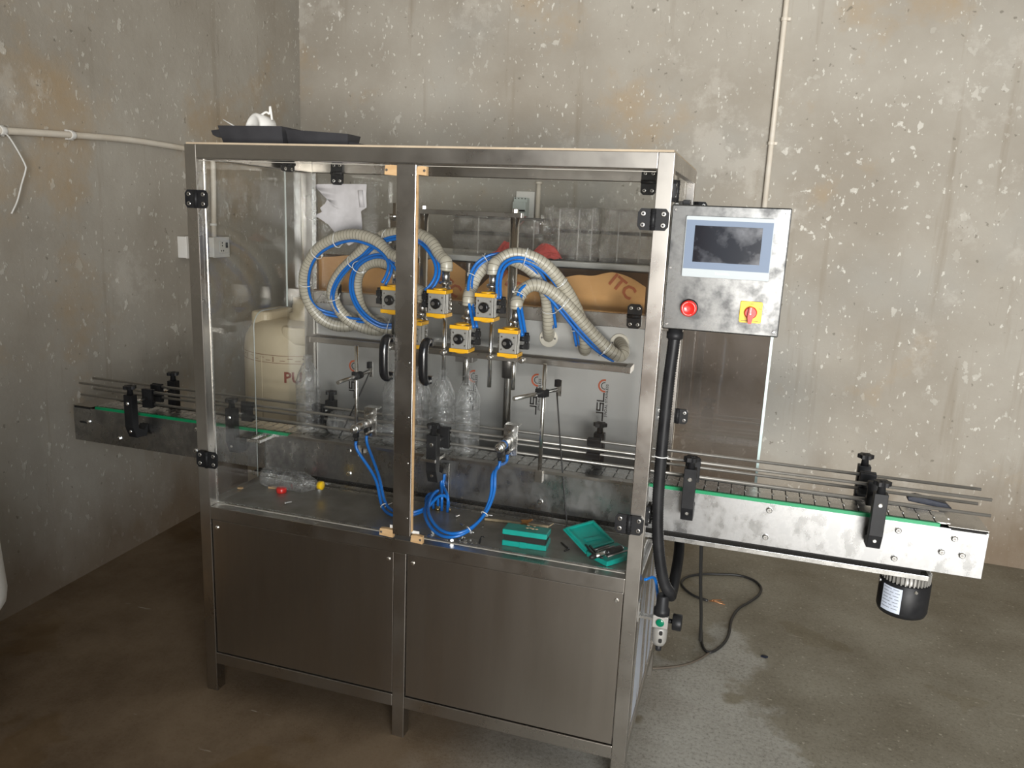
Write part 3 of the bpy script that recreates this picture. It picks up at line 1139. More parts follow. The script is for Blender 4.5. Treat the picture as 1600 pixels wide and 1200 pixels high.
# ------------------------------------------------------------------ nozzle carriage
YN = 0.364
car = thing('nozzle_carriage', (0.70, 0.44, ZD), 'steel lifting carriage with slotted cross bars, two chrome columns and a top bar', 'carriage')
for y in (YN - 0.034, YN + 0.022):
    make('cross_bar', MB().box((0.186, y, 1.105), (1.23, y + 0.012, 1.122)), STEEL, car, 0.001)
for x in (0.172, 1.222):
    make('end_plate', MB().box((x, YN - 0.035, 1.104), (x + 0.016, YN + 0.035, 1.123)), STEEL, car, 0.001)
PX = []
for u, v in ((663, 327), (805, 336)):
    c = at(u, v, Y=0.50)
    PX.append(c.x)
    mb = MB().cyl((c.x, 0.50, ZD + 0.002), (c.x, 0.50, 1.53), 0.0145, n=20)
    make('column', mb, CHROME, car)
    make('column_nut', MB().lathe([(0.011, 0), (0.011, 0.010), (0.008, 0.012)], (c.x, 0.50, 1.545), Z1, 8, flat=True), CHROME, car)
    make('slide_bush', MB().cyl((c.x, 0.50, 1.02), (c.x, 0.50, 1.125), 0.022, n=20), DKST, car)
    make('column_foot', MB().cyl((c.x, 0.50, ZD + 0.002), (c.x, 0.50, ZD + 0.03), 0.024, n=20), BRIGHT, car)
make('top_bar', MB().box((PX[0] - 0.025, 0.485, 1.530), (PX[1] + 0.025, 0.515, 1.545)), STEEL, car, 0.001)
make('carriage_plate', MB().box((PX[0] - 0.03, YN + 0.034, 1.103), (PX[1] + 0.03, 0.50, 1.115)), STEEL, car, 0.001)
cx = at(732, 460, Y=0.50).x
mb = MB()
pts = [Vector((cx, 0.50, 0.98 + i * 0.004)) for i in range(102)]
mb.tube(pts, 0.010, 10, radii=[0.0095 if i % 2 else 0.013 for i in range(102)])
make('lifting_screw', mb, DKST, car)
make('screw_nut', MB().box((cx - 0.03, 0.475, 1.06), (cx + 0.03, 0.525, 1.103)), DKST, car, 0.001)
c = at(613, 330, Y=0.50)
mb = MB().cyl((c.x + 0.008, 0.50, 1.40), (c.x + 0.008, 0.50, 1.52), 0.016, n=16)
mb.cyl((c.x + 0.008, 0.50, 1.115), (c.x + 0.008, 0.50, 1.56), 0.006, n=10)
mb.cyl((c.x + 0.008, 0.50, 1.385), (c.x + 0.008, 0.50, 1.40), 0.019, n=16)
mb.cyl((c.x + 0.008, 0.50, 1.51), (c.x + 0.008, 0.50, 1.525), 0.019, n=16)
make('air_cylinder', mb, CHROME, car)
for u, v in ((608, 537), (692, 548), (765, 557), (815, 561)):
    x = at(u, v, Y=YN - 0.036).x
    mb = MB().lathe([(0.009, 0), (0.009, 0.008), (0.006, 0.010)], (x, YN - 0.034, 1.113), (0, -1, 0), 12, flat=False)
    mb.lathe([(0.0105, -0.002), (0.0105, 0.0)], (x, YN - 0.034, 1.113), (0, -1, 0), 6)
    make('clamp_bolt', mb, CHROME, car)

# ------------------------------------------------------------------ filling valves
def valve(x, zb, side, ztip, label):
    """air actuator in front of a ball valve, with its nozzle tube; side says where the air fittings sit"""
    y = YN
    r = thing('filling_valve', (x, y, zb), label, 'valve', 'filling valves on the nozzle carriage')
    a = -0.075
    b = -0.018
    h = 0.082
    mb = MB()
    mb.box((x - 0.027, y + a + 0.002, zb + 0.011), (x + 0.027, y + b - 0.002, zb + h - 0.011))
    for q in (0.010, 0.022):
        mb.box((x + 0.027, y + a + q, zb + 0.011), (x + 0.030, y + a + q + 0.007, zb + h - 0.011))
        mb.box((x - 0.030, y + a + q, zb + 0.011), (x - 0.027, y + a + q + 0.007, zb + h - 0.011))
    body = make('actuator_body', mb, GREY, r, 0.0015)
    for dx in (-0.019, 0.019):
        for dz in (0.022, h - 0.022):
            make('screw', screw(MB(), (x + dx, y + a + 0.002, zb + dz), (0, -1, 0), 0.003, 0.0015), CHROME, body)
    for z0, s in ((zb, -1), (zb + h - 0.011, 1)):
        mb = MB().box((x - 0.031, y + a, z0), (x + 0.031, y + b, z0 + 0.011))
        zz = zb if s < 0 else zb + h
        mb.lathe([(0.021, -0.001), (0.021, 0.003), (0.017, 0.005)], (x, y + (a + b) / 2, zz), (0, 0, s), 18)
        for dx in (-0.022, 0.022):
            mb.lathe([(0.004, 0, 1), (0.004, 0.002, 1)], (x + dx, y + a + 0.008, zz), (0, 0, s), 8, 1, flat=True)
        make('end_cap', mb, [YEL, DKST], r, 0.001)
    kc = Vector((x, y + a + 0.002, zb + h / 2))
    mb = MB().lathe([(0.0155, 0), (0.0155, 0.009), (0.012, 0.0115)], kc, (0, -1, 0), 22)
    mb.prism([(0.010, -0.006), (0.0195, 0), (0.010, 0.006)], 0.008, kc + Vector((0, -0.001, 0)), X1, Z1)
    mb.lathe([(0.006, 0.0115, 1), (0.0055, 0.0122, 1)], kc + Vector((-0.006, 0, 0.001)), (0, -1, 0), 14, 1)
    make('position_knob', mb, [BLKGL, DKST], r)
    mb = MB()
    for dz in (0.030, 0.054):
        p = Vector((x + side * 0.030, y + a + 0.030, zb + dz))
        mb.cyl(p, p + Vector((side * 0.016, 0, 0)), 0.007, n=10)
        mb.obox(p + Vector((side * 0.020, 0, 0.003)), (0.014, 0.016, 0.017), X1, Y1, Z1)
        mb.cyl(p + Vector((side * 0.020, 0, 0.009)), p + Vector((side * 0.020, 0, 0.020)), 0.0065, n=10)
    make('air_elbow', mb, BLACK, r)
    mb = MB()
    for dz in (0.026, 0.040, 0.054):
        p = Vector((x - side * 0.030, y + a + 0.030, zb + dz))
        screw(mb, p, (-side, 0, 0), 0.0055, 0.008)
    make('port_plugs', mb, CHROME, r)
    # ball valve body behind, with hose tail and union
    mb = MB().lathe([(0.008, -0.004), (0.015, 0), (0.015, 0.014), (0.0125, 0.016), (0.0125, 0.024), (0.019, 0.028), (0.019, 0.056), (0.0125, 0.060), (0.0125, 0.070), (0.016, 0.072), (0.016, 0.086), (0.011, 0.088), (0.011, 0.094)], (x, y, zb), Z1, 16)
    mb.cyl((x, y - 0.018, zb + 0.041), (x, y, zb + 0.041), 0.010, n=12)
    make('ball_valve', mb, CHROME, r)
    mb = MB().lathe([(0.017, 0), (0.020, 0.003), (0.020, 0.008), (0.017, 0.011)], (x, y, zb + 0.094), Z1, 16)
    mb.cyl((x + 0.012, y - 0.022, zb + 0.0995), (x - 0.012, y - 0.022, zb + 0.0995), 0.004, n=8)
    mb.cyl((x, y, zb + 0.10), (x, y, zb + 0.135), 0.0125, n=12)
    make('hose_union', mb, BRIGHT, r)
    make('nozzle_tube', MB().cyl((x, y, zb), (x, y, ztip), 0.0068, n=12), CHROME, r)
    return r


XN = [0.492 + 0.0768 * i for i in range(6)]
ZU, ZL = 1.226, 1.125
vlab = ['upper yellow capped filling valve just left of the upright steel batten',
        'yellow capped filling valve half hidden behind the upright steel batten',
        'yellow capped filling valve of the upper row just right of the batten',
        'lower yellow capped filling valve hanging between the middle and right upper valves',
        'yellow capped filling valve of the upper row furthest right',
        'lower yellow capped filling valve furthest right on the carriage']
for i, x in enumerate(XN):
    up = i % 2 == 0
    valve(x, ZU if up else ZL, -1 if i < 3 else 1, (1.018 if i < 4 else 1.012), vlab[i])

# ------------------------------------------------------------------ hose bundles
def lerp_path(uv, y0, y1, pw=1.0):
    n = len(uv) - 1
    return [at(u, v, Y=y0 + (y1 - y0) * (i / n) ** pw) for i, (u, v) in enumerate(uv)]


def bundle(label, hose, blue, ties, ends=None, y0=YP - 0.03, y1=YN):
    P = lerp_path(hose, y0, y1)
    # the mouth of the flange first, the union on top of the valve last
    f = at(*hose[0], Y=YP + 0.001)
    P = [f] + P[1:]
    if ends is not None:
        P[-1] = Vector(ends) + Z1 * 0.002
        P.insert(-1, Vector(ends) + Z1 * 0.03)
    P = smooth(resample(spline(P, 14), 0.0042), 6)
    b = thing('hose_bundle', P[len(P) // 2], label, 'hose')
    rad, mats = [], []
    for i in range(len(P)):
        k = i % 3
        rad.append(0.0196)
        mats.append(1 if k == 0 and False else 0)
    for i in range(len(P) - 1):
        mats[i] = 0
    mb = MB()
    mb.tube(P, 0.02, 14, radii=rad, mats=mats)
    h = make('reinforced_hose', mb, HOSE, b)
    # reinforcing helix just proud of the hose wall
    mb = MB()
    for i in range(2, len(P) - 2, 3):
        t = (P[i + 1] - P[i - 1]).normalized()
        x, y = frame(t)
        t2 = (t + x * 0.05).normalized()
        a = mb.ring(P[i] - t2 * 0.0008, x, y, 0.0202, 14)
        c = mb.ring(P[i] + t2 * 0.0008, x, y, 0.0202, 14)
        mb.bridge(a, c, 14, 0)
    hx = make('helix_wire', mb, HRING, h)
    hx['kind'] = 'stuff'
    Q = lerp_path(blue, y0 - 0.032, y1 - 0.045)
    Q = smooth(resample(spline(Q, 14), 0.010), 3)
    for s in (-1, 1):
        R = []
        for i, p in enumerate(Q):
            t = (Q[min(i + 1, len(Q) - 1)] - Q[max(i - 1, 0)]).normalized()
            nrm = t.cross(CF).normalized()
            R.append(p + nrm * (s * 0.0050) + CF * (0.004 * s))
        make('air_tube', MB().tube(R, 0.0048, 8), BLUE, b)
    for fr in ties:
        i = min(max(int(fr * (len(Q) - 1)), 1), len(Q) - 2)
        q = Q[i]
        j = min(range(1, len(P) - 1), key=lambda k: (P[k] - q).length)
        t = (P[j + 1] - P[j - 1]).normalized()
        dv = q - P[j]
        dv = dv - t * dv.dot(t)
        L = dv.length
        if L < 1e-4 or L > 0.09:
            continue
        e1 = dv.normalized()
        e2 = t.cross(e1)
        mb = MB()
        loop = []
        for k in range(24):
            a = 2 * math.pi * k / 24
            cx = math.cos(a)
            loop.append(P[j] + e1 * (dv.length * 0.5 + cx * (0.0215 + L * 0.5) * (1 if cx < 0 else 0.78)) + e2 * (math.sin(a) * 0.0205))
        mb.tube(loop, 0.0013, 5, closed=True)
        mb.box(loop[6] - Vector((0.003, 0.003, 0.003)), loop[6] + Vector((0.003, 0.003, 0.003)))
        mb.tube([loop[6], loop[6] + Z1 * 0.016 + X1 * 0.005], 0.0010, 5)
        make('cable_tie', mb, TIE, b)
    return b


def top_of(i):
    return (XN[i], YN, (ZU if i % 2 == 0 else ZL) + 0.132)


bundle('big clear hose loop with blue tubes furthest left inside the machine',
       [(547, 499), (549, 508), (532, 510), (512, 504), (494, 490), (481, 468), (475, 440), (482, 412), (500, 387), (528, 371), (558, 367), (588, 377), (607, 396), (619, 420)],
       [(544, 495), (519, 491), (500, 486), (487, 475), (481, 455), (481, 430), (488, 408), (503, 391), (528, 379), (552, 374), (579, 381), (599, 394), (610, 412), (607, 430), (598, 446)],
       (0.28, 0.45, 0.58), top_of(0))
bundle('clear hose with blue tubes arching high behind the batten from second flange',
       [(594, 503), (594, 516), (568, 512), (545, 500), (527, 480), (519, 455), (531, 428), (553, 405), (574, 385), (598, 369), (622, 364), (650, 365), (673, 378), (688, 400), (694, 425)],
       [(586, 500), (566, 501), (541, 498), (526, 487), (519, 470), (521, 452), (531, 433), (548, 414), (567, 401), (582, 386), (600, 376), (622, 371), (654, 376), (671, 391), (682, 410), (684, 428), (676, 446), (663, 458)],
       (0.22, 0.42, 0.62), top_of(2))
bundle('smaller clear hose loop with blue tubes passing low behind the batten',
       [(641, 507), (636, 520), (612, 515), (590, 508), (570, 492), (559, 468), (557, 438), (566, 418), (584, 409), (606, 412), (628, 427), (646, 450), (654, 468)],
       [(633, 510), (619, 509), (599, 510), (580, 501), (566, 489), (555, 472), (549, 452), (551, 430), (560, 413), (578, 402), (599, 400), (615, 412), (632, 440), (640, 480)],
       (0.1, 0.5), top_of(1))
bundle('clear hose dropping straight into the third flange from the right',
       [(857.5, 526), (857, 512), (856, 487), (852, 458), (838, 430), (814, 411), (788, 404), (764, 412), (745, 430), (735, 455), (729, 480)],
       [(866, 512), (863, 490), (859, 468), (850, 440), (836, 420), (812, 406), (788, 399), (764, 402), (744, 416), (735, 440), (735, 470), (740, 497), (743, 514)],
       (0.1, 0.62, 0.74), top_of(3))
bundle('clear hose arching over the right column into the second flange from right',
       [(911, 530), (914, 548), (914, 528), (907, 500), (897, 475), (884, 452), (868, 430), (848, 411), (825, 400), (800, 397), (779, 408), (769, 425)],
       [(903, 540), (899, 516), (893, 490), (884, 466), (872, 445), (856, 426), (836, 412), (815, 405), (798, 407), (785, 417), (779, 440), (780, 468)],
       (0.12, 0.42, 0.68), top_of(4))
bundle('clear hose swooping low along the right side into the rightmost flange',
       [(968, 534), (975, 548), (968, 557), (945, 541), (920, 515), (898, 490), (876, 467), (854, 451), (833, 445), (815, 456), (806, 476), (803, 492)],
       [(960, 562), (944, 553), (926, 539), (902, 514), (880, 487), (858, 461), (838, 447), (822, 448), (812, 458), (811, 475), (815, 500), (819, 526)],
       (0.1, 0.45, 0.75), top_of(5))

# ------------------------------------------------------------------ bottles
def bottle_mb(h=0.262, r=0.0405):
    prof = [(0.004, 0.004), (r * 0.62, 0.0), (r * 0.93, 0.004), (r, 0.012), (r, 0.030)]
    z = 0.030
    while z < 0.148:
        prof += [(r, z), (r, z + 0.005), (r * 0.93, z + 0.0075), (r * 0.93, z + 0.0095), (r, z + 0.012)]
        z += 0.012
    prof += [(r * 1.0, 0.160), (r * 0.97, 0.175), (r * 0.84, 0.193), (r * 0.64, 0.212), (r * 0.42, 0.231), (0.0135, 0.240), (0.0135, 0.246), (0.0175, 0.247), (0.0175, 0.249), (0.0135, 0.250), (0.0130, 0.262)]
    return prof


def bottle(loc, label, axis=(0, 0, 1), group=None, cap=None, scl=1.0):
    o = Vector(loc)
    d = Vector(axis).normalized()
    t = thing('plastic_bottle', o, label, 'bottle', group)
    b = make('bottle_body', MB().lathe(bottle_mb(), o, d, 20, caps=False), PET, t)
    # twisted flutes on the shoulder
    mb = MB()
    x, y = frame(d)
    for k in range(12):
        pts = []
        for i in range(6):
            f = i / 5
            z = 0.164 + 0.070 * f
            rr = 0.0412 - (0.0412 - 0.0160) * (f ** 1.35)
            a = 2 * math.pi * k / 12 + f * 0.9
            pts.append(o + d * z + x * (rr * math.cos(a)) + y * (rr * math.sin(a)))
        mb.tube(pts, 0.0012, 4)
    f = make('shoulder_flutes', mb, PET, t)
    f['kind'] = 'stuff'
    if cap is not None:
        mb = MB().lathe([(0.0165, 0.246), (0.0165, 0.262), (0.0155, 0.2645), (0.004, 0.265)], o, d, 20)
        make('bottle_cap', mb, cap, t)
    if scl != 1.0:
        t.scale = (scl, scl, scl)
    return t


zb = ZC1 + 0.0045
bottle((at(482, 660, Y=YN).x, YN, zb), 'clear empty bottle standing alone on the conveyor left of the sensor rod')
xs = [XN[3] + 0.008, XN[3] - 0.078, XN[3] - 0.161, XN[3] - 0.245]
bl = ['clear bottle furthest right in the row under the nozzles', 'clear bottle second from the right in the row under the nozzles',
      'clear bottle just right of the batten behind the right door handle', 'clear bottle just left of the batten behind the left door handle']
for x, l in zip(xs, bl):
    bottle((x, YN, zb), l, group='bottles under the nozzles')
c = at(500, 655, Y=YN)
bottle((c.x + 0.04, YN + 0.004, zb + 0.0415), 'clear bottle lying flat on the conveyor beside the left sensor rod', (1, 0.0, -0.004))
c = at(503, 760, Z=ZD + 0.036)
bottle((c.x - 0.222, c.y + 0.012, ZD + 0.0365), 'clear bottle with yellow cap lying on the deck at left', (1, -0.03, 0.0), cap=YPL, scl=0.84)

# ------------------------------------------------------------------ sensor stands
def sensor(base, tip, cross, back, wire, label):
    b = at(*base, Y=YC0 - 0.018)
    x = b.x
    y = YC0 - 0.018
    t = thing('sensor_stand', (x, y, 0.74), label, 'sensor')
    zt = 1.118
    make('upright_rod', MB().cyl((x, y, 0.775), (x, y, zt), 0.0062, n=12), CHROME, t)
    make('rod_foot', MB().box((x - 0.012, y - 0.010, 0.758), (x + 0.012, y + 0.012, 0.795)), STEEL, t, 0.001)
    za = at(*cross, Y=y).z
    p0, p1 = at(*tip, Z=za), at(*back, Z=za)
    d = (p1 - p0).normalized()
    sd = Vector((-d.y, d.x, 0))
    n0 = Vector((x, y, za))
    off = sd * (n0 - p0).dot(sd)
    make('cross_rod', MB().cyl(p0, p1, 0.0062, n=12), CHROME, t)
    f = p0 + d * (n0 - p0).dot(d)
    mb = MB().lathe([(0.012, -0.012), (0.012, 0.020)], f - sd * 0.004, d, 14)
    mb.obox((f + n0) / 2 + Z1 * 0.002, (0.026, 0.022 + off.length, 0.022), d, sd, Z1)
    make('rod_clamp', mb, BLACK, t, 0.001)
    h = p1 + d * 0.004
    make('sensor_head', MB().obox(h + Z1 * 0.020, (0.014, 0.012, 0.022), d, sd, Z1), BLACK, t, 0.001)
    mb = MB().obox(h + d * 0.010 + Z1 * 0.004, (0.003, 0.016, 0.050), d, sd, Z1)
    for dz in (-0.014, 0.020):
        screw(mb, h + d * 0.0115 + Z1 * dz, d, 0.005, 0.006)
    make('sensor_bracket', mb, CHROME, t)
    e = at(*wire, Z=ZD + 0.004)
    s = h - Z1 * 0.008
    P = []
    for i in range(13):
        f = i / 12
        P.append(s.lerp(e, f) + Vector((0, 0, -0.012 * math.sin(math.pi * f))))
    cb = make('sensor_lead', MB().tube(P, 0.0024, 6), CABLE, t)
    mb = MB().lathe([(0.0065, 0), (0.0065, 0.006), (0.005, 0.006), (0.005, 0.012)], (e.x, e.y, ZD + 0.002), Z1, 10)
    make('cable_gland', mb, CHROME, cb)


sensor((557, 680), (528, 598), (557, 587), (576, 580), (492, 755), 'steel rod sensor stand at left with black lead slanting down to the deck')
sensor((845, 700), (803, 623), (847, 615), (869, 609), (887, 831), 'steel rod sensor stand at right in front of the printed back plate')

# ------------------------------------------------------------------ pneumatic bottle stoppers
def stopper(x, z, band, label):
    y = YC0 - 0.005
    t = thing('bottle_stopper', (x, y, z), label, 'cylinder')
    make('stopper_plate', MB().prism(rrect(-0.022, -0.048, 0.022, 0.048, 0.004, 2), 0.004, (x, y, z), X1, Z1), BRIGHT, t, 0.0006)
    make('angle_arm', MB().box((x - 0.022, y, z + 0.042), (x + 0.022, y + 0.034, z + 0.046)), BRIGHT, t)
    mb = MB().cyl((x - 0.004, y - 0.004, z), (x - 0.004, y - 0.095, z), 0.0135, n=20)
    mb.lathe([(0.0142, 0), (0.0142, 0.012)], (x - 0.004, y - 0.012, z), (0, -1, 0), 20)
    mb.lathe([(0.0142, 0), (0.0142, 0.012), (0.011, 0.014)], (x - 0.004, y - 0.088, z), (0, -1, 0), 20)
    mb.lathe([(0.008, 0), (0.008, 0.012), (0.006, 0.014)], (x - 0.004, y - 0.100, z), (0, -1, 0), 12)
    make('cylinder_barrel', mb, CHROME, t)
    if band:
        make('blue_band', MB().lathe([(0.0139, 0), (0.0139, 0.012)], (x - 0.004, y - 0.055, z), (0, -1, 0), 20), BLUE, t)
    for dz in (-0.030, 0.030):
        make('guide_pin', MB().cyl((x + 0.004, y - 0.045, z + dz), (x + 0.004, y + 0.05, z + dz), 0.0042, n=10), CHROME, t)
    mb = MB()
    for yy in (y - 0.018, y - 0.088):
        mb.obox((x - 0.004, yy, z - 0.020), (0.014, 0.014, 0.018), X1, Y1, Z1)
        mb.cyl((x - 0.004, yy, z - 0.028), (x - 0.004, yy, z - 0.040), 0.0065, n=10)
    make('air_elbow', mb, BLACK, t)
    return (Vector((x - 0.004, y - 0.088, z - 0.040)), Vector((x - 0.004, y - 0.018, z - 0.040)))


lA = at(578, 655, Y=YC0 - 0.01)
rA = at(798, 672, Y=YC0 - 0.01)
eL = stopper(lA.x, 0.872, False, 'steel air cylinder stopper on the conveyor ledge left of the batten')
eR = stopper(rA.x, 0.872, True, 'steel air cylinder stopper with a blue band right of the batten')


def tubes(label, starts, uvs, ys, tie, ends):
    t = thing('air_tube_pair', starts[0], label, 'tube')
    mids = [at(u, v, Y=y) for (u, v), y in zip(uvs, ys)]
    for i, s in enumerate(starts):
        off = Vector((0.004, 0.003, 0.005)) * (1 if i else -1)
        P = [s, s - Z1 * 0.025] + [m + off for m in mids] + [Vector(ends[i]) + Z1 * 0.045, Vector(ends[i])]
        make('air_tube', MB().tube(smooth(resample(spline(P, 12), 0.012), 2), 0.0048, 8), BLUE, t)
    for k in tie:
        c = mids[k]
        tg = (mids[min(k + 1, len(mids) - 1)] - mids[max(k - 1, 0)]).normalized()
        x, y = frame(tg)
        loop = [c + x * (0.0105 * math.cos(a)) + y * (0.0105 * math.sin(a)) for a in [2 * math.pi * j / 16 for j in range(16)]]
        mb = MB().tube(loop, 0.0016, 5, closed=True)
        mb.tube([loop[0], loop[0] + x * 0.018 + Z1 * 0.003], 0.0012, 5)
        make('cable_tie', mb, TIE, t)
    return t


def onDeck(u, v, dz=0.002):
    return at(u, v, Z=ZD + dz)


gl = [onDeck(684, 797), onDeck(700, 799)]
tubes('blue air tube pair hanging from the left stopper and passing behind the batten', eL,
      [(589, 745), (600, 790), (618, 803), (645, 803), (668, 793), (684, 776)], [0.20, 0.16, 0.135, 0.14, 0.18, 0.225], (1,), gl)
gr = [onDeck(666, 795), onDeck(677, 796)]
tubes('blue air tube pair making a wide loop down from the right stopper', eR,
      [(772, 735), (770, 770), (757, 803), (733, 828), (705, 837), (682, 828), (668, 808), (667, 790), (675, 773), (685, 767)], [0.19, 0.165, 0.12, 0.07, 0.045, 0.065, 0.11, 0.17, 0.22, 0.245], (2, 3), gr)
t = thing('air_tube_pair', onDeck(690, 796), 'short blue tubes rising from the deck to the conveyor bracket plate', 'tube')
for k, (u, v) in enumerate(((690, 798), (699, 800))):
    e = onDeck(u, v)
    P = [e, e + Z1 * 0.05, Vector((at(690 + 3 * k, 760, Y=0.285).x, 0.283, 0.70)), Vector((at(690 + 3 * k, 750, Y=0.285).x, 0.290, 0.735))]
    make('air_tube', MB().tube(spline(P, 8), 0.0048, 8), BLUE, t)
fit = [onDeck(684, 797), onDeck(700, 799), onDeck(666, 795), onDeck(677, 796)]
for e in fit[:3]:
    o = make('tube_fitting', MB().lathe([(0.008, 0), (0.008, 0.008), (0.0065, 0.008), (0.0065, 0.014)], (e.x, e.y, ZD + 0.002), Z1, 10), BRASS, mach)

# ------------------------------------------------------------------ control box
bx0, bx1, bz0, bz1 = 1.3535, 1.6165, 1.287, 1.576
box = thing('control_box', (1.485, 0.06, bz0), 'stainless steel control box with touch screen mounted right of the enclosure', 'control box')
make('box_body', MB().box((bx0 + 0.003, 0.004, bz0 + 0.003), (bx1 - 0.003, 0.13, bz1 - 0.003)), SHEET, box, 0.002)
door = make('box_door', MB().box((bx0, -0.008, bz0), (bx1, 0.006, bz1)), BOXM, box, 0.003)
for x, z in ((bx0 + 0.010, bz1 - 0.012), (bx1 - 0.010, bz1 - 0.012), (bx0 + 0.010, bz0 + 0.012), (bx1 - 0.010, bz0 + 0.012), (bx0 + 0.008, (bz0 + bz1) / 2)):
    make('screw', screw(MB(), (x, -0.008, z), (0, -1, 0), 0.0035, 0.0025, 0, 1), [CHROME, DKST], door)
hx0, hx1, hz0, hz1 = 1.389, 1.583, 1.4135, 1.5515
hmi = make('touch_panel', MB().prism(rrect(hx0, hz0, hx1, hz1, 0.003, 2), 0.010, (0, -0.008, 0), X1, Z1), BEZL, box, 0.0012)
make('bezel', MB().box((hx0 + 0.002, -0.0190, hz0 + 0.019), (hx1 - 0.002, -0.0178, hz1 - 0.009)), BEZEL, hmi)
make('screen', MB().box((hx0 + 0.022, -0.0200, hz0 + 0.035), (hx1 - 0.024, -0.0185, hz1 - 0.021)), SCREEN, hmi)
mb = MB()
text_mb(mb, 'TouchWin', 0.0075, ((hx0 + hx1) / 2 - 0.006, -0.0181, hz0 + 0.0105), X1, Z1, 0, 0.0003)
make('lettering', mb, WHITE, hmi)
ec = at(1076, 482, Y=-0.03)
es = make('emergency_stop', MB().lathe([(0.020, 0, 1), (0.020, 0.004, 1), (0.011, 0.006, 1), (0.011, 0.012, 1)], (ec.x, -0.008, ec.z), (0, -1, 0), 26, mi=1), [RED, BLACK], box)
mb = MB().lathe([(0.014, 0.010), (0.0188, 0.014), (0.0188, 0.024), (0.017, 0.0275), (0.013, 0.0275), (0.012, 0.0262), (0.003, 0.0262)], (ec.x, -0.008, ec.z), (0, -1, 0), 30)
make('mushroom_button', mb, RED, es)
mb = MB()
for a0 in (100, 220, 340):
    pts = []
    for i in range(9):
        a = math.radians(a0 + 80 * i / 8)
        pts.append(Vector((ec.x + 0.0150 * math.cos(a), -0.0355, ec.z + 0.0150 * math.sin(a))))
    mb.tube(pts, 0.0011, 4)
make('button_arrows', mb, mat('pale_red_print', (0.75, 0.30, 0.28), None, rough=0.4), es)
rc = at(1173, 488, Y=-0.012)
sw = make('rotary_switch', MB().prism(rrect(rc.x - 0.0245, rc.z - 0.0245, rc.x + 0.0245, rc.z + 0.0245, 0.004, 3), 0.004, (0, -0.008, 0), X1, Z1), YPL, box, 0.0008)
mb = MB().lathe([(0.0145, 0), (0.0140, 0.006), (0.012, 0.008)], (rc.x, -0.012, rc.z - 0.001), (0, -1, 0), 26)
mb.prism([(-0.0035, 0.014), (-0.0062, -0.010), (-0.0035, -0.0235), (0.0035, -0.0235), (0.0062, -0.010), (0.0035, 0.014)], 0.013, (rc.x, -0.019, rc.z - 0.001), X1, Z1)
mb.box((rc.x - 0.0008, -0.0325, rc.z + 0.001), (rc.x + 0.0008, -0.0321, rc.z + 0.012), 1)
mb.lathe([(0.002, 0.0135, 1), (0.002, 0.0139, 1)], (rc.x, -0.019, rc.z - 0.002), (0, -1, 0), 8, 1)
make('switch_handle', mb, [RED, WHITE], sw, 0.0006)
mb = MB()
text_mb(mb, 'OFF', 0.0055, (rc.x, -0.0122, rc.z + 0.0185), X1, Z1, 0, 0.0002)
text_mb(mb, 'ON', 0.0055, (rc.x + 0.0185, -0.0122, rc.z + 0.0085), X1, Z1, 0, 0.0002)
mb.box((rc.x - 0.020, -0.0124, rc.z - 0.0205), (rc.x + 0.018, -0.0121, rc.z - 0.0195))
make('lettering', mb, INK, sw)
make('mounting_clip', MB().box((1.374, 0.03, bz1 - 0.003), (1.390, 0.06, bz1 + 0.012)), BLACK, box, 0.001)

# corrugated conduit looping from the control box down to the lower side panel
P = [(1.3705, 0.025, 1.287), (1.3700, 0.022, 1.25), (1.366, 0.022, 1.17), (1.3640, 0.022, 1.07), (1.363, 0.022, 0.95), (1.3660, 0.022, 0.82), (1.376, 0.024, 0.72), (1.395, 0.03, 0.63), (1.413, 0.045, 0.592), (1.428, 0.070, 0.592), (1.437, 0.090, 0.64), (1.440, 0.110, 0.72), (1.438, 0.12, 0.755)]
P = [(x + 0.012, y - 0.002, z) for x, y, z in P]
P = P[:9] + [tuple(at(1049, 928, Y=0.12)), tuple(at(1056, 895, Y=0.24)), tuple(at(1061, 860, Y=0.36)), tuple(at(1061, 830, Y=0.46)), (1.385, 0.50, 0.72), (1.353, 0.50, 0.73)]
P = smooth(resample(spline(P, 12), 0.0032), 3)
fc = thing('corrugated_conduit', P[0], 'black corrugated conduit hanging from the control box down the right post', 'conduit')
mb = MB()
mb.tube(P, 0.014, 14, radii=[0.0155 if (i // 1) % 2 else 0.0138 for i in range(len(P))])
make('conduit_hose', mb, BLACK, fc)
make('conduit_gland', MB().lathe([(0.017, 0), (0.017, -0.012), (0.020, -0.013), (0.020, -0.028), (0.017, -0.030)], (1.3825, 0.023, 1.290), Z1, 16), BLACK, fc)
j = min(range(len(P)), key=lambda k: abs(P[k].z - 0.965) + (1 if k > len(P) * 0.55 else 0))
loop = [P[j] + X1 * (0.0168 * math.cos(a)) + Y1 * (0.0168 * math.sin(a)) for a in [2 * math.pi * k / 18 for k in range(18)]]
make('cable_tie', MB().tube(loop, 0.0016, 5, closed=True), TIE, fc)

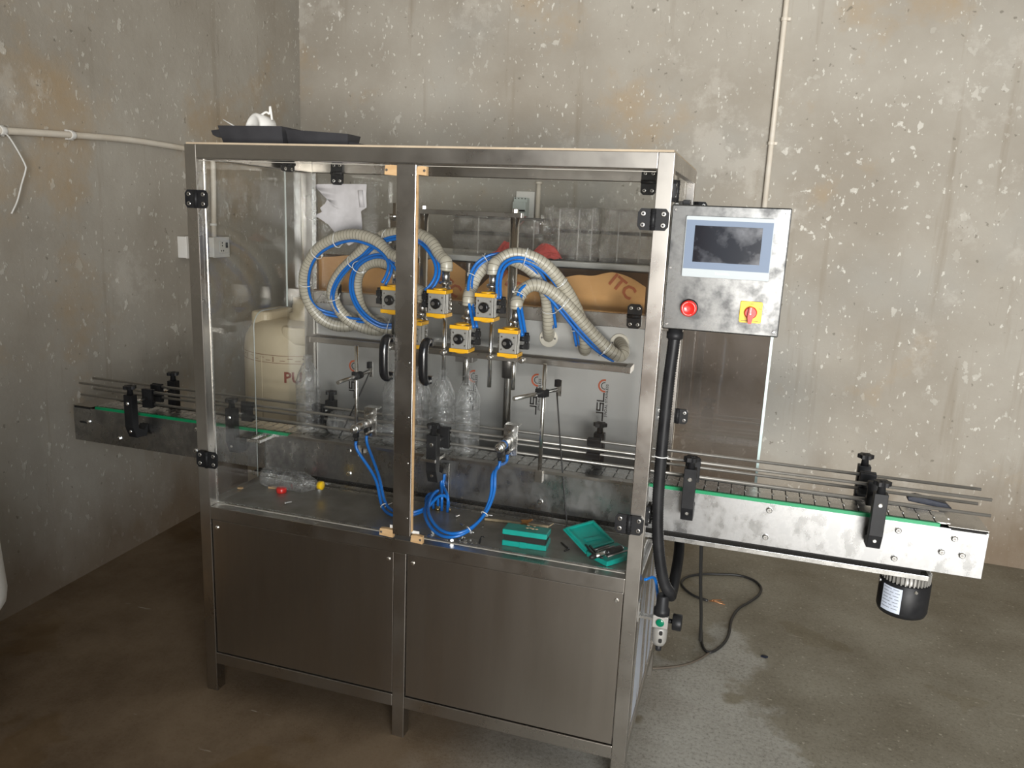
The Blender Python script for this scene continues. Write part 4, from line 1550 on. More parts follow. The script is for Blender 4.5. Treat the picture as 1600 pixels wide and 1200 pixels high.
# ------------------------------------------------------------------ filter regulator on the right side
rx, ry = 1.409, 0.035
reg = thing('air_regulator', (rx, ry, 0.44), 'silver and black air filter regulator hanging on the right side panel', 'regulator')
make('regulator_knob', MB().lathe([(0.021, 0.533), (0.021, 0.548), (0.0165, 0.552), (0.0155, 0.585), (0.013, 0.588)], (rx, ry, 0), Z1, 20), BLACK, reg)
body = make('regulator_body', MB().box((rx - 0.020, ry - 0.018, 0.500), (rx + 0.020, ry + 0.018, 0.534)), GREY, reg, 0.002)
make('sight_glass', MB().lathe([(0.011, 0, 1), (0.011, 0.003, 1), (0.009, 0.004), (0.003, 0.005)], (rx, ry - 0.018, 0.517), (0, -1, 0), 18), [EMER, CHROME], reg)
mb = MB().lathe([(0.019, 0.500), (0.020, 0.485), (0.019, 0.458), (0.014, 0.447), (0.008, 0.446)], (rx, ry, 0), Z1, 22)
bowl = make('filter_bowl', mb, GREY, reg)
mb = MB()
for z in (0.488, 0.466):
    mb.prism(rrect(rx + 0.000, z - 0.006, rx + 0.009, z + 0.006, 0.004, 3), 0.003, (0, ry - 0.0178, 0), X1, Z1)
make('bowl_slot', mb, VOID, bowl)
make('drain_knob', MB().lathe([(0.008, 0.446), (0.008, 0.430), (0.006, 0.428)], (rx, ry, 0), Z1, 14), BLACK, reg)
mb = MB().cyl((rx + 0.018, ry, 0.517), (rx + 0.030, ry, 0.517), 0.006, n=10)
mb.lathe([(0.020, 0), (0.0215, 0.002), (0.0215, 0.022), (0.020, 0.024)], (rx + 0.030, ry, 0.517), (1, 0, 0), 24)
make('pressure_gauge', mb, BLACK, reg)
mb = MB().box((W, ry - 0.014, 0.505), (W + 0.003, ry + 0.014, 0.56))
mb.box((W, ry - 0.010, 0.515), (rx - 0.018, ry + 0.010, 0.522))
make('mounting_bracket', mb, BRIGHT, reg)
P = spline([(rx - 0.004, ry + 0.016, 0.515), (rx - 0.015, ry + 0.05, 0.54), (rx - 0.03, ry + 0.06, 0.60), (W + 0.006, ry + 0.03, 0.606)], 8)
make('air_tube', MB().tube(P, 0.004, 8), BLUE, reg)

# ------------------------------------------------------------------ unseen cartons added behind the camera to cast shade on the lower left
def shade_carton(x, y, z, label):
    t = thing('shade_carton', (x, y, z), label, 'carton', 'unseen cartons added by the doorway for shade')
    make('carton_body', MB().box((x - 0.24, y - 0.17, z), (x + 0.24, y + 0.17, z + 0.345)), CARD, t, 0.003)
    for s in (-1, 1):
        make('flap', MB().box((x - 0.238, min(y + s * 0.001, y + s * 0.168), z + 0.345), (x + 0.238, max(y + s * 0.001, y + s * 0.168), z + 0.349)), CARD, t)


for i, wx in enumerate(('left', 'middle', 'right')):
    for k, wz in enumerate(('lowest', 'second', 'topmost')):
        shade_carton(0.62 + 0.50 * i + 0.01 * (k % 2), -3.1 + 0.012 * (k % 2), 0.35 * k, 'unseen brown closed carton added for shade, %s of the %s stack beside the doorway' % (wz, wx))

# ------------------------------------------------------------------ on top of the enclosure
def tray(x0, x1, y0, y1, za, zb, ear, label):
    """shallow tray with sloped walls, an open top and a lug at one end; za, zb are the rim heights at its ends"""
    zt = HT + 0.0055
    t = thing('plastic_tray', ((x0 + x1) / 2, (y0 + y1) / 2, zt), label, 'tray')
    mb = MB()
    s = 0.012
    lo = [(x0 + s, y0 + s), (x1 - s * 0.3, y0 + s), (x1 - s * 0.3, y1 - s), (x0 + s, y1 - s)] if ear < 0 else [(x0 + s * 0.3, y0 + s), (x1 - s * 0.4, y0 + s), (x1 - s * 0.4, y1 - s), (x0 + s * 0.3, y1 - s)]
    hi = [(x0, y0), (x1, y0), (x1, y1), (x0, y1)]

    def zz(x):
        return za + (zb - za) * (x - x0) / (x1 - x0)
    rings = []
    w3 = 0.003
    for pts, f in ((lo, None), (hi, 0.0), (hi, -1.0), (lo, -2.0)):
        b = len(mb.v)
        cx, cy = (x0 + x1) / 2, (y0 + y1) / 2
        for (x, y) in pts:
            if f is None:
                mb.v.append(Vector((x, y, zt)))
            elif f == 0.0:
                mb.v.append(Vector((x, y, zz(x))))
            elif f == -1.0:
                mb.v.append(Vector((x + (w3 if x < cx else -w3), y + (w3 if y < cy else -w3), zz(x))))
            else:
                mb.v.append(Vector((x + (w3 if x < cx else -w3), y + (w3 if y < cy else -w3), zt + w3)))
        rings.append(b)
    for a, b in zip(rings, rings[1:]):
        mb.bridge(a, b, 4, 0, False)
    mb.face([rings[0] + k for k in (3, 2, 1, 0)])
    mb.face([rings[-1] + k for k in range(4)])
    body = make('tray_body', mb, TRAYM, t)
    ym = (y0 + y1) / 2
    if ear < 0:
        mb = MB().prism([(x0 - 0.036, za - 0.012), (x0 - 0.030, za - 0.025), (x0 - 0.016, za - 0.031), (x0 + 0.004, za - 0.031), (x0 + 0.002, za - 0.008)], min(0.10, y1 - y0 - 0.02), (0, y1 - 0.01, 0), X1, Z1)
    else:
        mb = MB().prism([(x1 - 0.003, zb - 0.036), (x1 + 0.020, zb - 0.037), (x1 + 0.028, zb - 0.029), (x1 + 0.026, zb - 0.023), (x1 - 0.003, zb - 0.020)], min(0.10, y1 - y0 - 0.02), (0, y1 - 0.01, 0), X1, Z1)
    make('lug', mb, TRAYM, t, 0.001)
    mb = MB().box((x0 + 0.002, y0 - 0.0008, zt + 0.030), (x1 - 0.002, y0 + 0.001, zt + 0.0315))
    return t


tA0, tA1 = at(340, 196, Y=0.12), at(440, 196, Y=0.12)
tray(tA0.x, tA1.x, 0.12, 0.245, tA0.z, tA1.z - 0.002, -1, 'black plastic tray at left on top of the enclosure, holding the white roll')
tB0, tB1 = at(446, 202, Y=0.12), at(543, 209, Y=0.12)
tray(tB0.x, tB1.x, 0.12, 0.195, tB0.z, tB1.z, 1, 'black plastic tray at right on top of the enclosure, butted against the other')
c = at(407, 196, Y=0.183)
rl = thing('white_roll', (c.x, 0.183, HT + 0.009), 'white plastic roll standing in the left black tray', 'roll')
cz = HT + 0.0086 + 0.052
rr = (at(407, 179, Y=0.183).z - HT - 0.0086) / 2
cz = HT + 0.0086 + rr
mb = MB().lathe([(rr * 0.86, -0.028), (rr, -0.024), (rr, 0.024), (rr * 0.80, 0.028), (rr * 0.74, 0.022), (rr * 0.2, 0.022)], (c.x, 0.183, cz), Vector((-0.45, -1, 0.15)), 30)
make('roll_body', mb, WHITE, rl)
p = Vector((c.x + 0.022, 0.18, cz + rr * 0.92))
mb = MB().tube(spline([p - X1 * 0.02, p + Z1 * 0.010, p + X1 * 0.012 + Z1 * 0.006, p + X1 * 0.014 + Z1 * 0.026, p + X1 * 0.020 - Z1 * 0.012], 5), 0.0035, 6)
make('loose_end', mb, WHITE, rl)
a, b = at(349, 187, Y=0.17), at(366, 197, Y=0.17)
st = make('white_strip', MB().tube([a, b, b + Vector((0.05, 0, -0.045))], 0.0022, 6), WHITE)
tag(st, 'thin white plastic strip poking out of the left black tray', 'strip')

# ------------------------------------------------------------------ things lying on the deck
ZT = ZD + 0.002


def tool_case(label, open_flat):
    if not open_flat:
        a, b, c = onDeck(784, 852), onDeck(853, 862), onDeck(861, 848)
        t = thing('tool_case', (a + b) / 2, label, 'case')
        ex = (b - a)
        L = ex.length
        ex.normalize()
        ey = Vector((-ex.y, ex.x, 0))
        Wd = 0.062
        make('case_base', MB().prism([(0, 0), (L, 0), (L, Wd), (0, Wd)], 0.016, a, ex, ey), TEAL, t, 0.002)
        mb = MB().prism([(0.004, 0.003), (L - 0.004, 0.003), (L - 0.004, Wd - 0.003), (0.004, Wd - 0.003)], 0.020, a + Z1 * 0.014, ex, ey)
        make('bit_insert', mb, VOID, t)
        hz = a + ey * Wd + Z1 * 0.017
        lx, ly = ex, (-ey * math.cos(0.09) + Z1 * math.sin(0.09))
        make('case_lid', MB().prism([(0.0, 0), (L, 0), (L, Wd + 0.002), (0.0, Wd + 0.002)], -0.015, hz + Z1 * 0.012, lx, ly), TEAL, t, 0.002)
        make('latch', MB().prism([(L * 0.40, -0.002), (L * 0.55, -0.002), (L * 0.55, 0.001), (L * 0.40, 0.001)], 0.018, a, ex, ey), TEAL, t, 0.0006)
        q = hz + lx * L * 0.62 + ly * 0.03 + Z1 * 0.032
        mb = MB()
        for k in range(7):
            mb.sphere(q + Vector((random.uniform(-0.016, 0.02), random.uniform(-0.01, 0.01), 0)), 0.004, 6, 0, (1.5, 1, 0.3))
        m = make('sawdust', mb, COILC, t)
        m['kind'] = 'stuff'
    else:
        # opened flat: lid leaning back, base in front with bits and a screwdriver
        A, B, Cc, Dd = onDeck(916, 868), onDeck(945, 884), onDeck(982, 876), onDeck(960, 860)
        t = thing('tool_case', (A + Cc) / 2, label, 'case')
        o = onDeck(916, 869)
        ex = (onDeck(944, 884) - o)
        Lb = max(ex.length, 0.05)
        ex.normalize()
        ey = Vector((-ex.y, ex.x, 0))
        Lw = 0.115
        base = make('case_base', MB().prism([(0, 0), (Lb + 0.01, 0), (Lb + 0.01, Lw), (0, Lw)], 0.015, o, ex, ey), TEAL, t, 0.002)
        for k in range(6):
            q = o + ex * (0.010 + k * 0.010) + ey * 0.02 + Z1 * 0.017
            make('driver_bit', MB().cyl(q, q + ey * (0.055 + 0.01 * (k % 3)), 0.0028, n=6), DKST, base)
        lo = o - ex * 0.004
        up = (-ex * math.cos(0.35) + Z1 * math.sin(0.35))
        lid = make('case_lid', MB().prism([(0, 0), (Lw, 0), (Lw, 0.105), (0, 0.105)], 0.005, lo + Z1 * 0.004, ey, up), TEAL, t, 0.0015)
        mb = MB()
        nz = ey.cross(up).normalized()
        for (x0, x1, y0, y1) in ((0.004, Lw - 0.004, 0.004, 0.010), (0.004, Lw - 0.004, 0.095, 0.101), (0.004, 0.010, 0.010, 0.095), (Lw - 0.010, Lw - 0.004, 0.010, 0.095)):
            mb.prism([(x0, y0), (x1, y0), (x1, y1), (x0, y1)], 0.007, lo + Z1 * 0.004 + nz * 0.005, ey, up)
        mb.prism([(0.03, 0.035), (0.085, 0.030), (0.085, 0.042), (0.03, 0.047)], 0.004, lo + Z1 * 0.004 + nz * 0.005, ey, up)
        make('lid_ribs', mb, TEAL, lid, 0.0008)


tool_case('teal plastic tool case lying half shut on the deck with sawdust on it', False)
tool_case('teal plastic tool case lying open on the deck near the right post', True)
a, b = onDeck(926, 870, 0.024), onDeck(972, 856, 0.028)
sd = thing('screwdriver', (a + b) / 2, 'black handled screwdriver with steel sleeve lying across the open teal case', 'tool')
d = (b - a)
make('driver_handle', MB().tube([a.lerp(b, f) for f in (0.45, 0.5, 0.7, 0.95, 1.0)], 0.01, 10, radii=[0.006, 0.0095, 0.009, 0.0095, 0.007]), BLKGL, sd)
make('driver_sleeve', MB().tube([a.lerp(b, f) for f in (0.05, 0.48)], 0.0065, 12), CHROME, sd)
make('driver_collar', MB().tube([a.lerp(b, f) for f in (-0.1, 0.0, 0.08)], 0.006, 10, radii=[0.004, 0.0078, 0.0078]), BLACK, sd)
a, b = onDeck(915, 852, 0.020), onDeck(928, 868, 0.022)
for k, dx in enumerate((0, 0.012)):
    o = make('hex_key', MB().tube(spline([a + X1 * dx, b + X1 * (dx + 0.004), b + Vector((dx + 0.014, -0.004, 0.001))], 5), 0.0038, 6), BLKGL)
    tag(o, ['black folding hex key lying at the left edge of the open teal case', 'second black hex key close beside another in the open teal case'][k], 'tool')


def lkey(p, q, r, label):
    P = [onDeck(*p, 0.0035), onDeck(*q, 0.0035), onDeck(*r, 0.0035)]
    mb = MB().tube([P[0], P[1].lerp(P[0], 0.12), P[1], P[1].lerp(P[2], 0.3), P[2]], 0.0026, 6)
    tag(make('hex_key', mb, BLKGL), label, 'tool')


lkey((877, 848), (889, 858), (882, 861), 'short black L-shaped hex key lying between the two teal cases')
lkey((749, 849), (752, 839), (757, 839), 'small dark L-shaped hex key lying left of the half shut teal case')
# caps, bits and fasteners
c = onDeck(440, 769)
tag(make('red_closure', MB().lathe([(0.0155, 0), (0.0162, 0.002), (0.0162, 0.014), (0.014, 0.016), (0.003, 0.0165)], (c.x, c.y, ZT), Z1, 24), RED), 'small round red plastic closure on the deck in front of the lying bottle', 'closure')
c = onDeck(424, 764)
tag(make('wood_chip', MB().prism([(0, 0), (0.02, 0.004), (0.026, 0.012), (0.012, 0.016), (0.002, 0.010)], 0.006, (c.x - 0.012, c.y, ZT), X1, Y1), WDBL), 'small pale wood chip lying left of the red cap', 'chip')
c = onDeck(371, 764)
tag(make('wood_chip', MB().prism([(0, 0), (0.014, 0.002), (0.016, 0.009), (0.004, 0.010)], 0.005, (c.x, c.y, ZT), X1, Y1), WDBL), 'tiny wood chip lying by the left side sheet', 'chip')


def scr(u, v, ang, label, L=0.018, r=0.0028, group=None):
    c = onDeck(u, v)
    d = Vector((math.cos(ang), math.sin(ang), 0))
    o = Vector((c.x, c.y, ZT + 0.0052))
    mb = MB().lathe([(0.005, 0), (0.005, 0.003), (r, 0.0035), (r, L), (r * 0.6, L + 0.001)], o - d * L / 2, d, 8)
    tag(make('loose_screw', mb, CHROME), label, 'screw', group)


scr(468, 767, 2.9, 'long loose screw lying right of the red cap', 0.026)
scr(450, 788, 0.9, 'loose screw lying alone on the bare left part of the deck', 0.022)
scr(714, 809, 1.2, 'loose screw lying furthest back beside the hanging tube loop')
scr(722, 823, 2.6, 'loose screw lying inside the blue tube loop')
scr(754, 826, 1.6, 'loose screw standing out right of the blue tube loop')
scr(677, 832, 1.9, 'loose screw lying left inside the blue tube loop near the batten')
for k, (u, v, a) in enumerate(((701, 843), (705, 847), (715, 842), (717, 847), (723, 844), (726, 848)) and ((701, 843, 0.4), (706, 846, 2.0), (715, 842, 1.1), (718, 847, 2.7), (724, 843, 0.2), (727, 848, 1.7))):
    scr(u, v, a, 'bright small screw in the heap at the front edge of the deck', 0.010, 0.003, 'screws heaped at the deck edge')
for (u, v, r, l) in ((736, 846, 0.017, 'large flat steel washer lying right of the screw heap'), (672, 838, 0.009, 'small flat steel washer lying beside the batten foot')):
    c = onDeck(u, v)
    mb = MB().lathe([(r * 0.45, 0), (r, 0), (r, 0.002), (r * 0.45, 0.002), (r * 0.45, 0)], (c.x, c.y, ZT), Z1, 20, caps=False, flat=True)
    tag(make('washer', mb, BRIGHT), l, 'washer')
c = onDeck(500, 760)
tag(make('hex_nut', MB().lathe([(0.0035, 0), (0.0065, 0), (0.0065, 0.006), (0.0035, 0.006), (0.0035, 0)], (c.x + 0.004, c.y - 0.012, ZT), Z1, 6, caps=False, flat=True), CHROME), 'small hex nut lying by the foot of the left lead', 'nut')
# beige coiled lead with its orange clip
a, b = onDeck(757, 811, 0.006), onDeck(857, 823, 0.006)
P = [a.lerp(b, i / 70) for i in range(71)]
o = thing('coiled_lead', a, 'beige coiled lead lying along the deck behind the teal cases', 'lead')
mb = MB().tube(P, 0.004, 8, radii=[0.0048 if i % 2 else 0.0034 for i in range(71)])
make('coil', mb, COILC, o)
make('lead_end', MB().tube([b, b + Vector((0.012, 0.012, 0.008))], 0.0018, 6), COILC, o)
c = onDeck(820, 821, 0.008)
cl = thing('orange_clip', c, 'orange brown spring clip clamped on the coiled lead', 'clip')
mb = MB()
loop = [c + Vector((0.011 * math.cos(t), 0, 0.009 * math.sin(t))) for t in [2 * math.pi * k / 14 for k in range(14)]]
mb.tube(loop, 0.0035, 6, closed=True)
make('clip_ring', mb, LEATH, cl)
mb = MB().prism([(-0.006, 0.006), (0.010, 0.010), (0.024, 0.020), (0.022, 0.024), (0.004, 0.018), (-0.012, 0.016)], 0.008, (c.x, c.y + 0.004, c.z), X1, Z1)
make('clip_wing', mb, LEATH, cl, 0.001)

# ------------------------------------------------------------------ behind the machine: table, packs, cartons, tank
tz = 1.375
tab = thing('back_table', (0.0, 0.0, 0), 'pale grey topped table standing behind the machine near the back wall', 'table')
tx0, tx1, ty0, ty1 = -0.03, 1.20, 0.0, 0.55
tv = Vector((1, 0, 0))
tw = Vector((-tv.y, tv.x, 0))
to = Vector((0.0, 1.06, 0))


def tbox(x0, y0, z0, x1, y1, z1):
    return MB().prism([(x0, y0), (x1, y0), (x1, y1), (x0, y1)], z1 - z0, to + Z1 * z0, tv, tw)


make('tabletop', tbox(tx0, ty0, tz - 0.022, tx1, ty1, tz), TBL, tab, 0.003)
make('apron', tbox(tx0 + 0.03, ty0 + 0.03, tz - 0.10, tx1 - 0.03, ty0 + 0.05, tz - 0.022), DKST, tab)
for x in (tx0 + 0.03, tx1 - 0.07):
    for y in (ty0 + 0.05, ty1 - 0.07):
        make('leg', tbox(x, y, 0, x + 0.04, y + 0.04, tz - 0.022), DKST, tab)


def pack(u0, u1, vt, vb, y, bands, label, dy=0.2):
    """shrink-wrapped block of clear sheets with dark printed bands"""
    a, b = at(u0, vt, Y=y), at(u1, vt, Y=y)
    zt = (a.z + b.z) / 2
    z0 = tz + 0.001
    t = thing('wrapped_pack', ((a.x + b.x) / 2, y + dy / 2, z0), label, 'pack', 'wrapped packs on the back table')
    mb = MB()
    nx, nz = 14, 8
    rows = []
    prof = [(i / nx, 0) for i in range(nx)] + [(1, j / 4) for j in range(4)] + [(1 - i / nx, 1) for i in range(nx)] + [(0, 1 - j / 4) for j in range(4)]
    n = len(prof)
    for k in range(nz + 1):
        f = k / nz
        bs = len(mb.v)
        for (px, py) in prof:
            mb.v.append(Vector((a.x + (b.x - a.x) * px + random.uniform(-0.003, 0.003), y + dy * py + random.uniform(-0.004, 0.004), z0 + (zt - z0) * f + (random.uniform(-0.006, 0.004) if k == nz else 0))))
        rows.append(bs)
    for p, q in zip(rows, rows[1:]):
        mb.bridge(p, q, n, 0, False)
    mb.face([rows[-1] + k for k in range(n)])
    make('wrap_film', mb, WRAP, t)
    for fz in bands:
        z = z0 + (zt - z0) * fz
        make('dark_band', MB().box((a.x + 0.004, y + 0.006, z - 0.006), (b.x - 0.004, y + dy - 0.006, z + 0.006)), mat_band, t)
    for fx in (0.27, 0.62, 0.86):
        x = a.x + (b.x - a.x) * fx
        make('pale_seam', MB().box((x, y + 0.004, z0 + 0.004), (x + 0.005, y + 0.007, zt - 0.008)), seam, t)
    return t


mat_band = mat('dark_grey_band', (0.05, 0.047, 0.043), None, rough=0.5)
seam = clear('pale_wrap_seam', (0.9, 0.9, 0.9), 1.5, 0.1, 0.5, (0.7, 0.69, 0.66))
pack(708, 855, 339, 397, 1.15, (0.97, 0.55), 'low clear wrapped pack at left on the table, behind the right column', 0.25)
pack(851, 938, 324, 408, 1.12, (0.55, 0.03), 'tall clear wrapped pack in the middle of the table')
pack(941, 1040, 329, 408, 1.13, (0.56, 0.03), 'tall clear wrapped pack at the right end of the table')
for (u0, u1, v0, y, l) in ((768, 800, 392, 1.085, 'crumpled red plastic sheet under the left wrapped pack'), (822, 873, 398, 1.065, 'crumpled red plastic sheet between the left and middle packs')):
    a, b = at(u0, v0, Y=y), at(u1, v0, Y=y)
    mb = MB()
    nx, ny = 8, 6
    rows = []
    for j in range(ny + 1):
        bs = len(mb.v)
        for i in range(nx + 1):
            e = math.sin(math.pi * min(1, max(0, i / nx)))
            mb.v.append(Vector((a.x + (b.x - a.x) * i / nx, y + 0.06 * j / ny, tz + 0.003 + (0.055 * e * (j / ny) + random.uniform(0, 0.014)) * (1 if j else 0.4))))
        rows.append(bs)
    for j in range(ny):
        for i in range(nx):
            mb.face([rows[j] + i, rows[j] + i + 1, rows[j + 1] + i + 1, rows[j + 1] + i])
    tag(make('red_sheet', mb, REDS), l, 'sheet')


def carton(pts, y, label, print_at=None):
    """cardboard sheet standing on its edge; its torn top follows the given points"""
    P = [at(u, v, Y=y) for u, v in pts]
    t = thing('cardboard_sheet', ((P[0].x + P[-1].x) / 2, y, 0), label, 'cardboard')
    top = spline([(p.x, 0, p.z) for p in P], 5)
    poly = [(P[0].x, 0.0), (P[-1].x, 0.0)] + [(p.x, p.z) for p in reversed(top)]
    make('cardboard_panel', MB().prism(poly, -0.005, (0, y, 0), X1, Z1), CARD, t)
    if print_at:
        c = at(*print_at, Y=y - 0.0055)
        mb = MB()
        ax = Vector((math.cos(-0.62), 0, math.sin(-0.62)))
        ay = Vector((-ax.z, 0, ax.x))
        text_mb(mb, 'ITC', 0.062, c, ax, ay, 0, 0.0003, 1.0, 0.0018)
        make('faded_lettering', mb, CARDP, t)
    return t


carton([(485, 402), (520, 401), (555, 400), (590, 418), (625, 425), (660, 408), (690, 403), (705, 408), (728, 424)], 0.79, 'brown cardboard sheet standing behind the left half of the machine', (702, 447))
carton([(700, 470), (740, 455), (770, 430), (800, 427), (828, 436), (845, 455)], 0.76, 'brown cardboard sheet standing behind the two columns', (800, 443))
carton([(840, 446), (870, 437), (900, 430), (925, 431), (945, 427), (960, 426), (985, 434), (1009, 449)], 0.78, 'brown cardboard sheet with wavy torn top behind the right flanges', (972, 449))
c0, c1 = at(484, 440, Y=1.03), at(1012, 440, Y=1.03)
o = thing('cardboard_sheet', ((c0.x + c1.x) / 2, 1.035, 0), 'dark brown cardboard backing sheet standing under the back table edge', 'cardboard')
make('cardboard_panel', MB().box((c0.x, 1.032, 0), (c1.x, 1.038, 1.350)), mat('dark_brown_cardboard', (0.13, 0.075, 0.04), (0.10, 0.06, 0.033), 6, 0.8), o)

# ivory tank standing behind the left end of the conveyor
tl = at(392, 600, Y=0.92)
tr_ = 0.235
tcx, tcy = tl.x + tr_ * 0.93, 0.98
tank = thing('plastic_tank', (tcx, tcy, 0), 'ivory plastic chemical tank with open screw neck behind the machine', 'tank')
prof = [(tr_ * 0.9, 0.0), (tr_, 0.03), (tr_, 0.66), (tr_ * 1.015, 0.67), (tr_ * 1.015, 0.69), (tr_, 0.70), (tr_, 0.96), (tr_ * 0.97, 1.01), (tr_ * 0.86, 1.055), (tr_ * 0.70, 1.075), (tr_ * 0.2, 1.078)]
mb = MB().lathe(prof, (tcx, tcy, 0), Z1, 40)
body = make('tank_body', mb, IVORY, tank)
mb = MB()
mb.prism(rrect(-0.06, -0.11, 0.03, 0.11, 0.03, 4), 0.075, (tcx - 0.11, tcy - 0.02, 1.035), X1, Y1)
make('shoulder_block', mb, IVORY, tank, 0.012)
mb = MB()
mb.prism(rrect(-0.075, -0.09, 0.075, 0.09, 0.03, 4), 0.07, (tcx + 0.10, tcy - 0.12, 1.00), X1, Y1)
make('shoulder_flat', mb, IVORY, tank, 0.010)
nk = at(468, 505, Y=0.97)
mb = MB().lathe([(0.072, 1.06), (0.072, 1.10), (0.058, 1.105), (0.060, 1.115), (0.056, 1.120), (0.060, 1.130), (0.056, 1.140), (0.056, 1.165), (0.046, 1.165), (0.046, 1.10)], (nk.x + 0.03, 0.98, 0), Z1, 28)
make('screw_neck', mb, IVORY, tank)
cp = at(470, 474, Y=0.98)
capd = Vector((-0.75, -0.55, 0.30))
lid = make('open_cap', MB().lathe([(0.066, -0.018), (0.068, -0.012), (0.068, 0.012), (0.060, 0.018), (0.058, 0.010), (0.005, 0.010)], (cp.x + 0.02, 1.0, cp.z + 0.005), capd, 28), WHITE, tank)
mb = MB()
mb.tube([(cp.x + 0.03, 1.01, cp.z - 0.04), (cp.x + 0.05, 1.02, 1.16)], 0.006, 6)
make('cap_strap', mb, WHITE, tank)
# moulded band of small print round the shoulder and the painted word
mb = MB()


def on_tank(ang, z, r=0.0012):
    return Vector((tcx + (tr_ + r) * math.cos(ang), tcy + (tr_ + r) * math.sin(ang), z))


for z0, z1, a0, a1 in ((0.955, 0.957, -3.0, -0.9), (0.925, 0.927, -3.0, -0.9)):
    for i in range(24):
        p, q = a0 + (a1 - a0) * i / 24, a0 + (a1 - a0) * (i + 1) / 24
        b = len(mb.v)
        mb.v += [on_tank(p, z0), on_tank(q, z0), on_tank(q, z1), on_tank(p, z1)]
        mb.face([b, b + 1, b + 2, b + 3])
for i in range(16):
    p = -2.95 + i * 0.13
    q = p + (0.02 if i % 5 == 1 else 0.09)
    z0, z1 = (0.930, 0.951) if i % 5 == 1 else ((0.944, 0.946) if i % 2 else (0.935, 0.937))
    b = len(mb.v)
    mb.v += [on_tank(p, z0), on_tank(q, z0), on_tank(q, z1), on_tank(p, z1)]
    mb.face([b, b + 1, b + 2, b + 3])
make('printed_band', mb, mat('brown_print', (0.24, 0.13, 0.08), None, rough=0.6), body)
mb = MB()
cpt = at(456, 592, Y=tcy - tr_ * 0.97)
text_mb(mb, 'PU', 0.060, (0, 0, 0), X1, Z1, 0, 0.0, 1.0, 0.0016)
a0 = -math.pi / 2 + (cpt.x - tcx) / tr_
mb.v = [on_tank(a0 + v.x / tr_, cpt.z + v.z, 0.0015) for v in mb.v]
make('painted_lettering', mb, IVRED, body)
make('side_seam', MB().tube([on_tank(-1.75, z, 0) for z in (0.02, 0.4, 0.65)] + [on_tank(-1.75, z, 0) for z in (0.72, 0.95)], 0.003, 6), IVORY, body)

# ------------------------------------------------------------------ fixings on the walls
def wall_thing(name, p, label, cat):
    return thing(name, p, label, cat)


pr_ = 0.0125
uv = [(-130, 196), (0, 204), (112, 211), (205, 219), (289, 232)]
P = [lw(u, v, 0.020) for u, v in uv]
P = [P[0] - LDIR * 2.4] + P
zpts = spline(P, 8)
e = lw(322, 238, 0.020)
zpts += [e, lw(331, 243, 0.02), lw(333, 256, 0.020), lw(334, 300, 0.020), lw(334.5, 372, 0.020)]
cdt = thing('left_wall_conduit', P[1], 'cream plastic conduit running along the left wall and down to the socket', 'conduit')
make('conduit_pipe', MB().tube(zpts, pr_, 12), CONDU, cdt)
for (u, v) in ((112, 211), (3, 204)):
    c = lw(u, v, 0.020)
    loop_d = LDIR
    mb = MB().cyl(c - LDIR * 0.010, c + LDIR * 0.010, pr_ + 0.003, n=16)
    mb.obox(c - LN * 0.012, (0.012, 0.030, 0.036), LN, LDIR, Z1)
    make('pipe_clip', mb, WHITE, cdt, 0.001)
c = lw(333.5, 351, 0.020)
make('pipe_clip', MB().cyl(c - Z1 * 0.006, c + Z1 * 0.006, pr_ + 0.004, n=14), WHITE, cdt)


def socket(c, wd, hg, full, label):
    t = thing('wall_socket', c, label, 'socket')
    mb = MB().obox(c + LN * 0.022, (0.044, wd, hg), LN, LDIR, Z1)
    make('socket_box', mb, WHITE, t, 0.002)
    f = make('socket_plate', MB().obox(c + LN * 0.047, (0.006, wd * 1.04, hg * 1.04), LN, LDIR, Z1), WHITE, t, 0.002)
    if full:
        mb = MB().obox(c + LN * 0.0505 + LDIR * wd * 0.12, (0.0012, wd * 0.56, hg * 0.62), LN, LDIR, Z1)
        make('module_frame', mb, INKG, f)
        mb = MB().obox(c + LN * 0.051 + LDIR * wd * 0.12, (0.0016, wd * 0.53, hg * 0.58), LN, LDIR, Z1)
        make('module_face', mb, WHITE, f)
        mb = MB()
        for dy, dz in ((-0.03, 0.22), (-0.10, -0.18), (0.04, -0.18), (-0.03, 0.08)):
            q = c + LN * 0.0515 + LDIR * (wd * (0.05 + dy)) + Z1 * (hg * dz)
            mb.cyl(q, q + LN * 0.001, 0.0042, n=8)
        make('pin_hole', mb, VOID, f)['kind'] = 'stuff'
        q = c + LN * 0.053 + LDIR * wd * 0.29 + Z1 * hg * 0.10
        make('rocker_switch', MB().obox(q, (0.006, wd * 0.11, hg * 0.28), LN, LDIR, Z1), NAVY, f, 0.001)
    return t


a, b = lw(326, 372, 0.0), lw(352, 399, 0.0)
socket(lw(341, 386, 0.03) - LN * 0.03, 0.125, 0.096, True, 'white wall socket with switch seen through the left door sheet')
socket(lw(297, 386, 0.03) - LN * 0.03, 0.10, 0.098, False, 'white wall box partly hidden behind the left front post')
P = [lw(u, v, 0.03) for u, v in ((4, 206), (14, 214), (28, 236), (39, 257), (40, 266), (34, 287), (27, 314), (18, 334))]
o = make('hanging_wire', MB().tube(spline(P, 6), 0.003, 6, radii=None), WHITE)
tag(o, 'thin white wire hanging loose from the conduit clip at far left', 'wire')

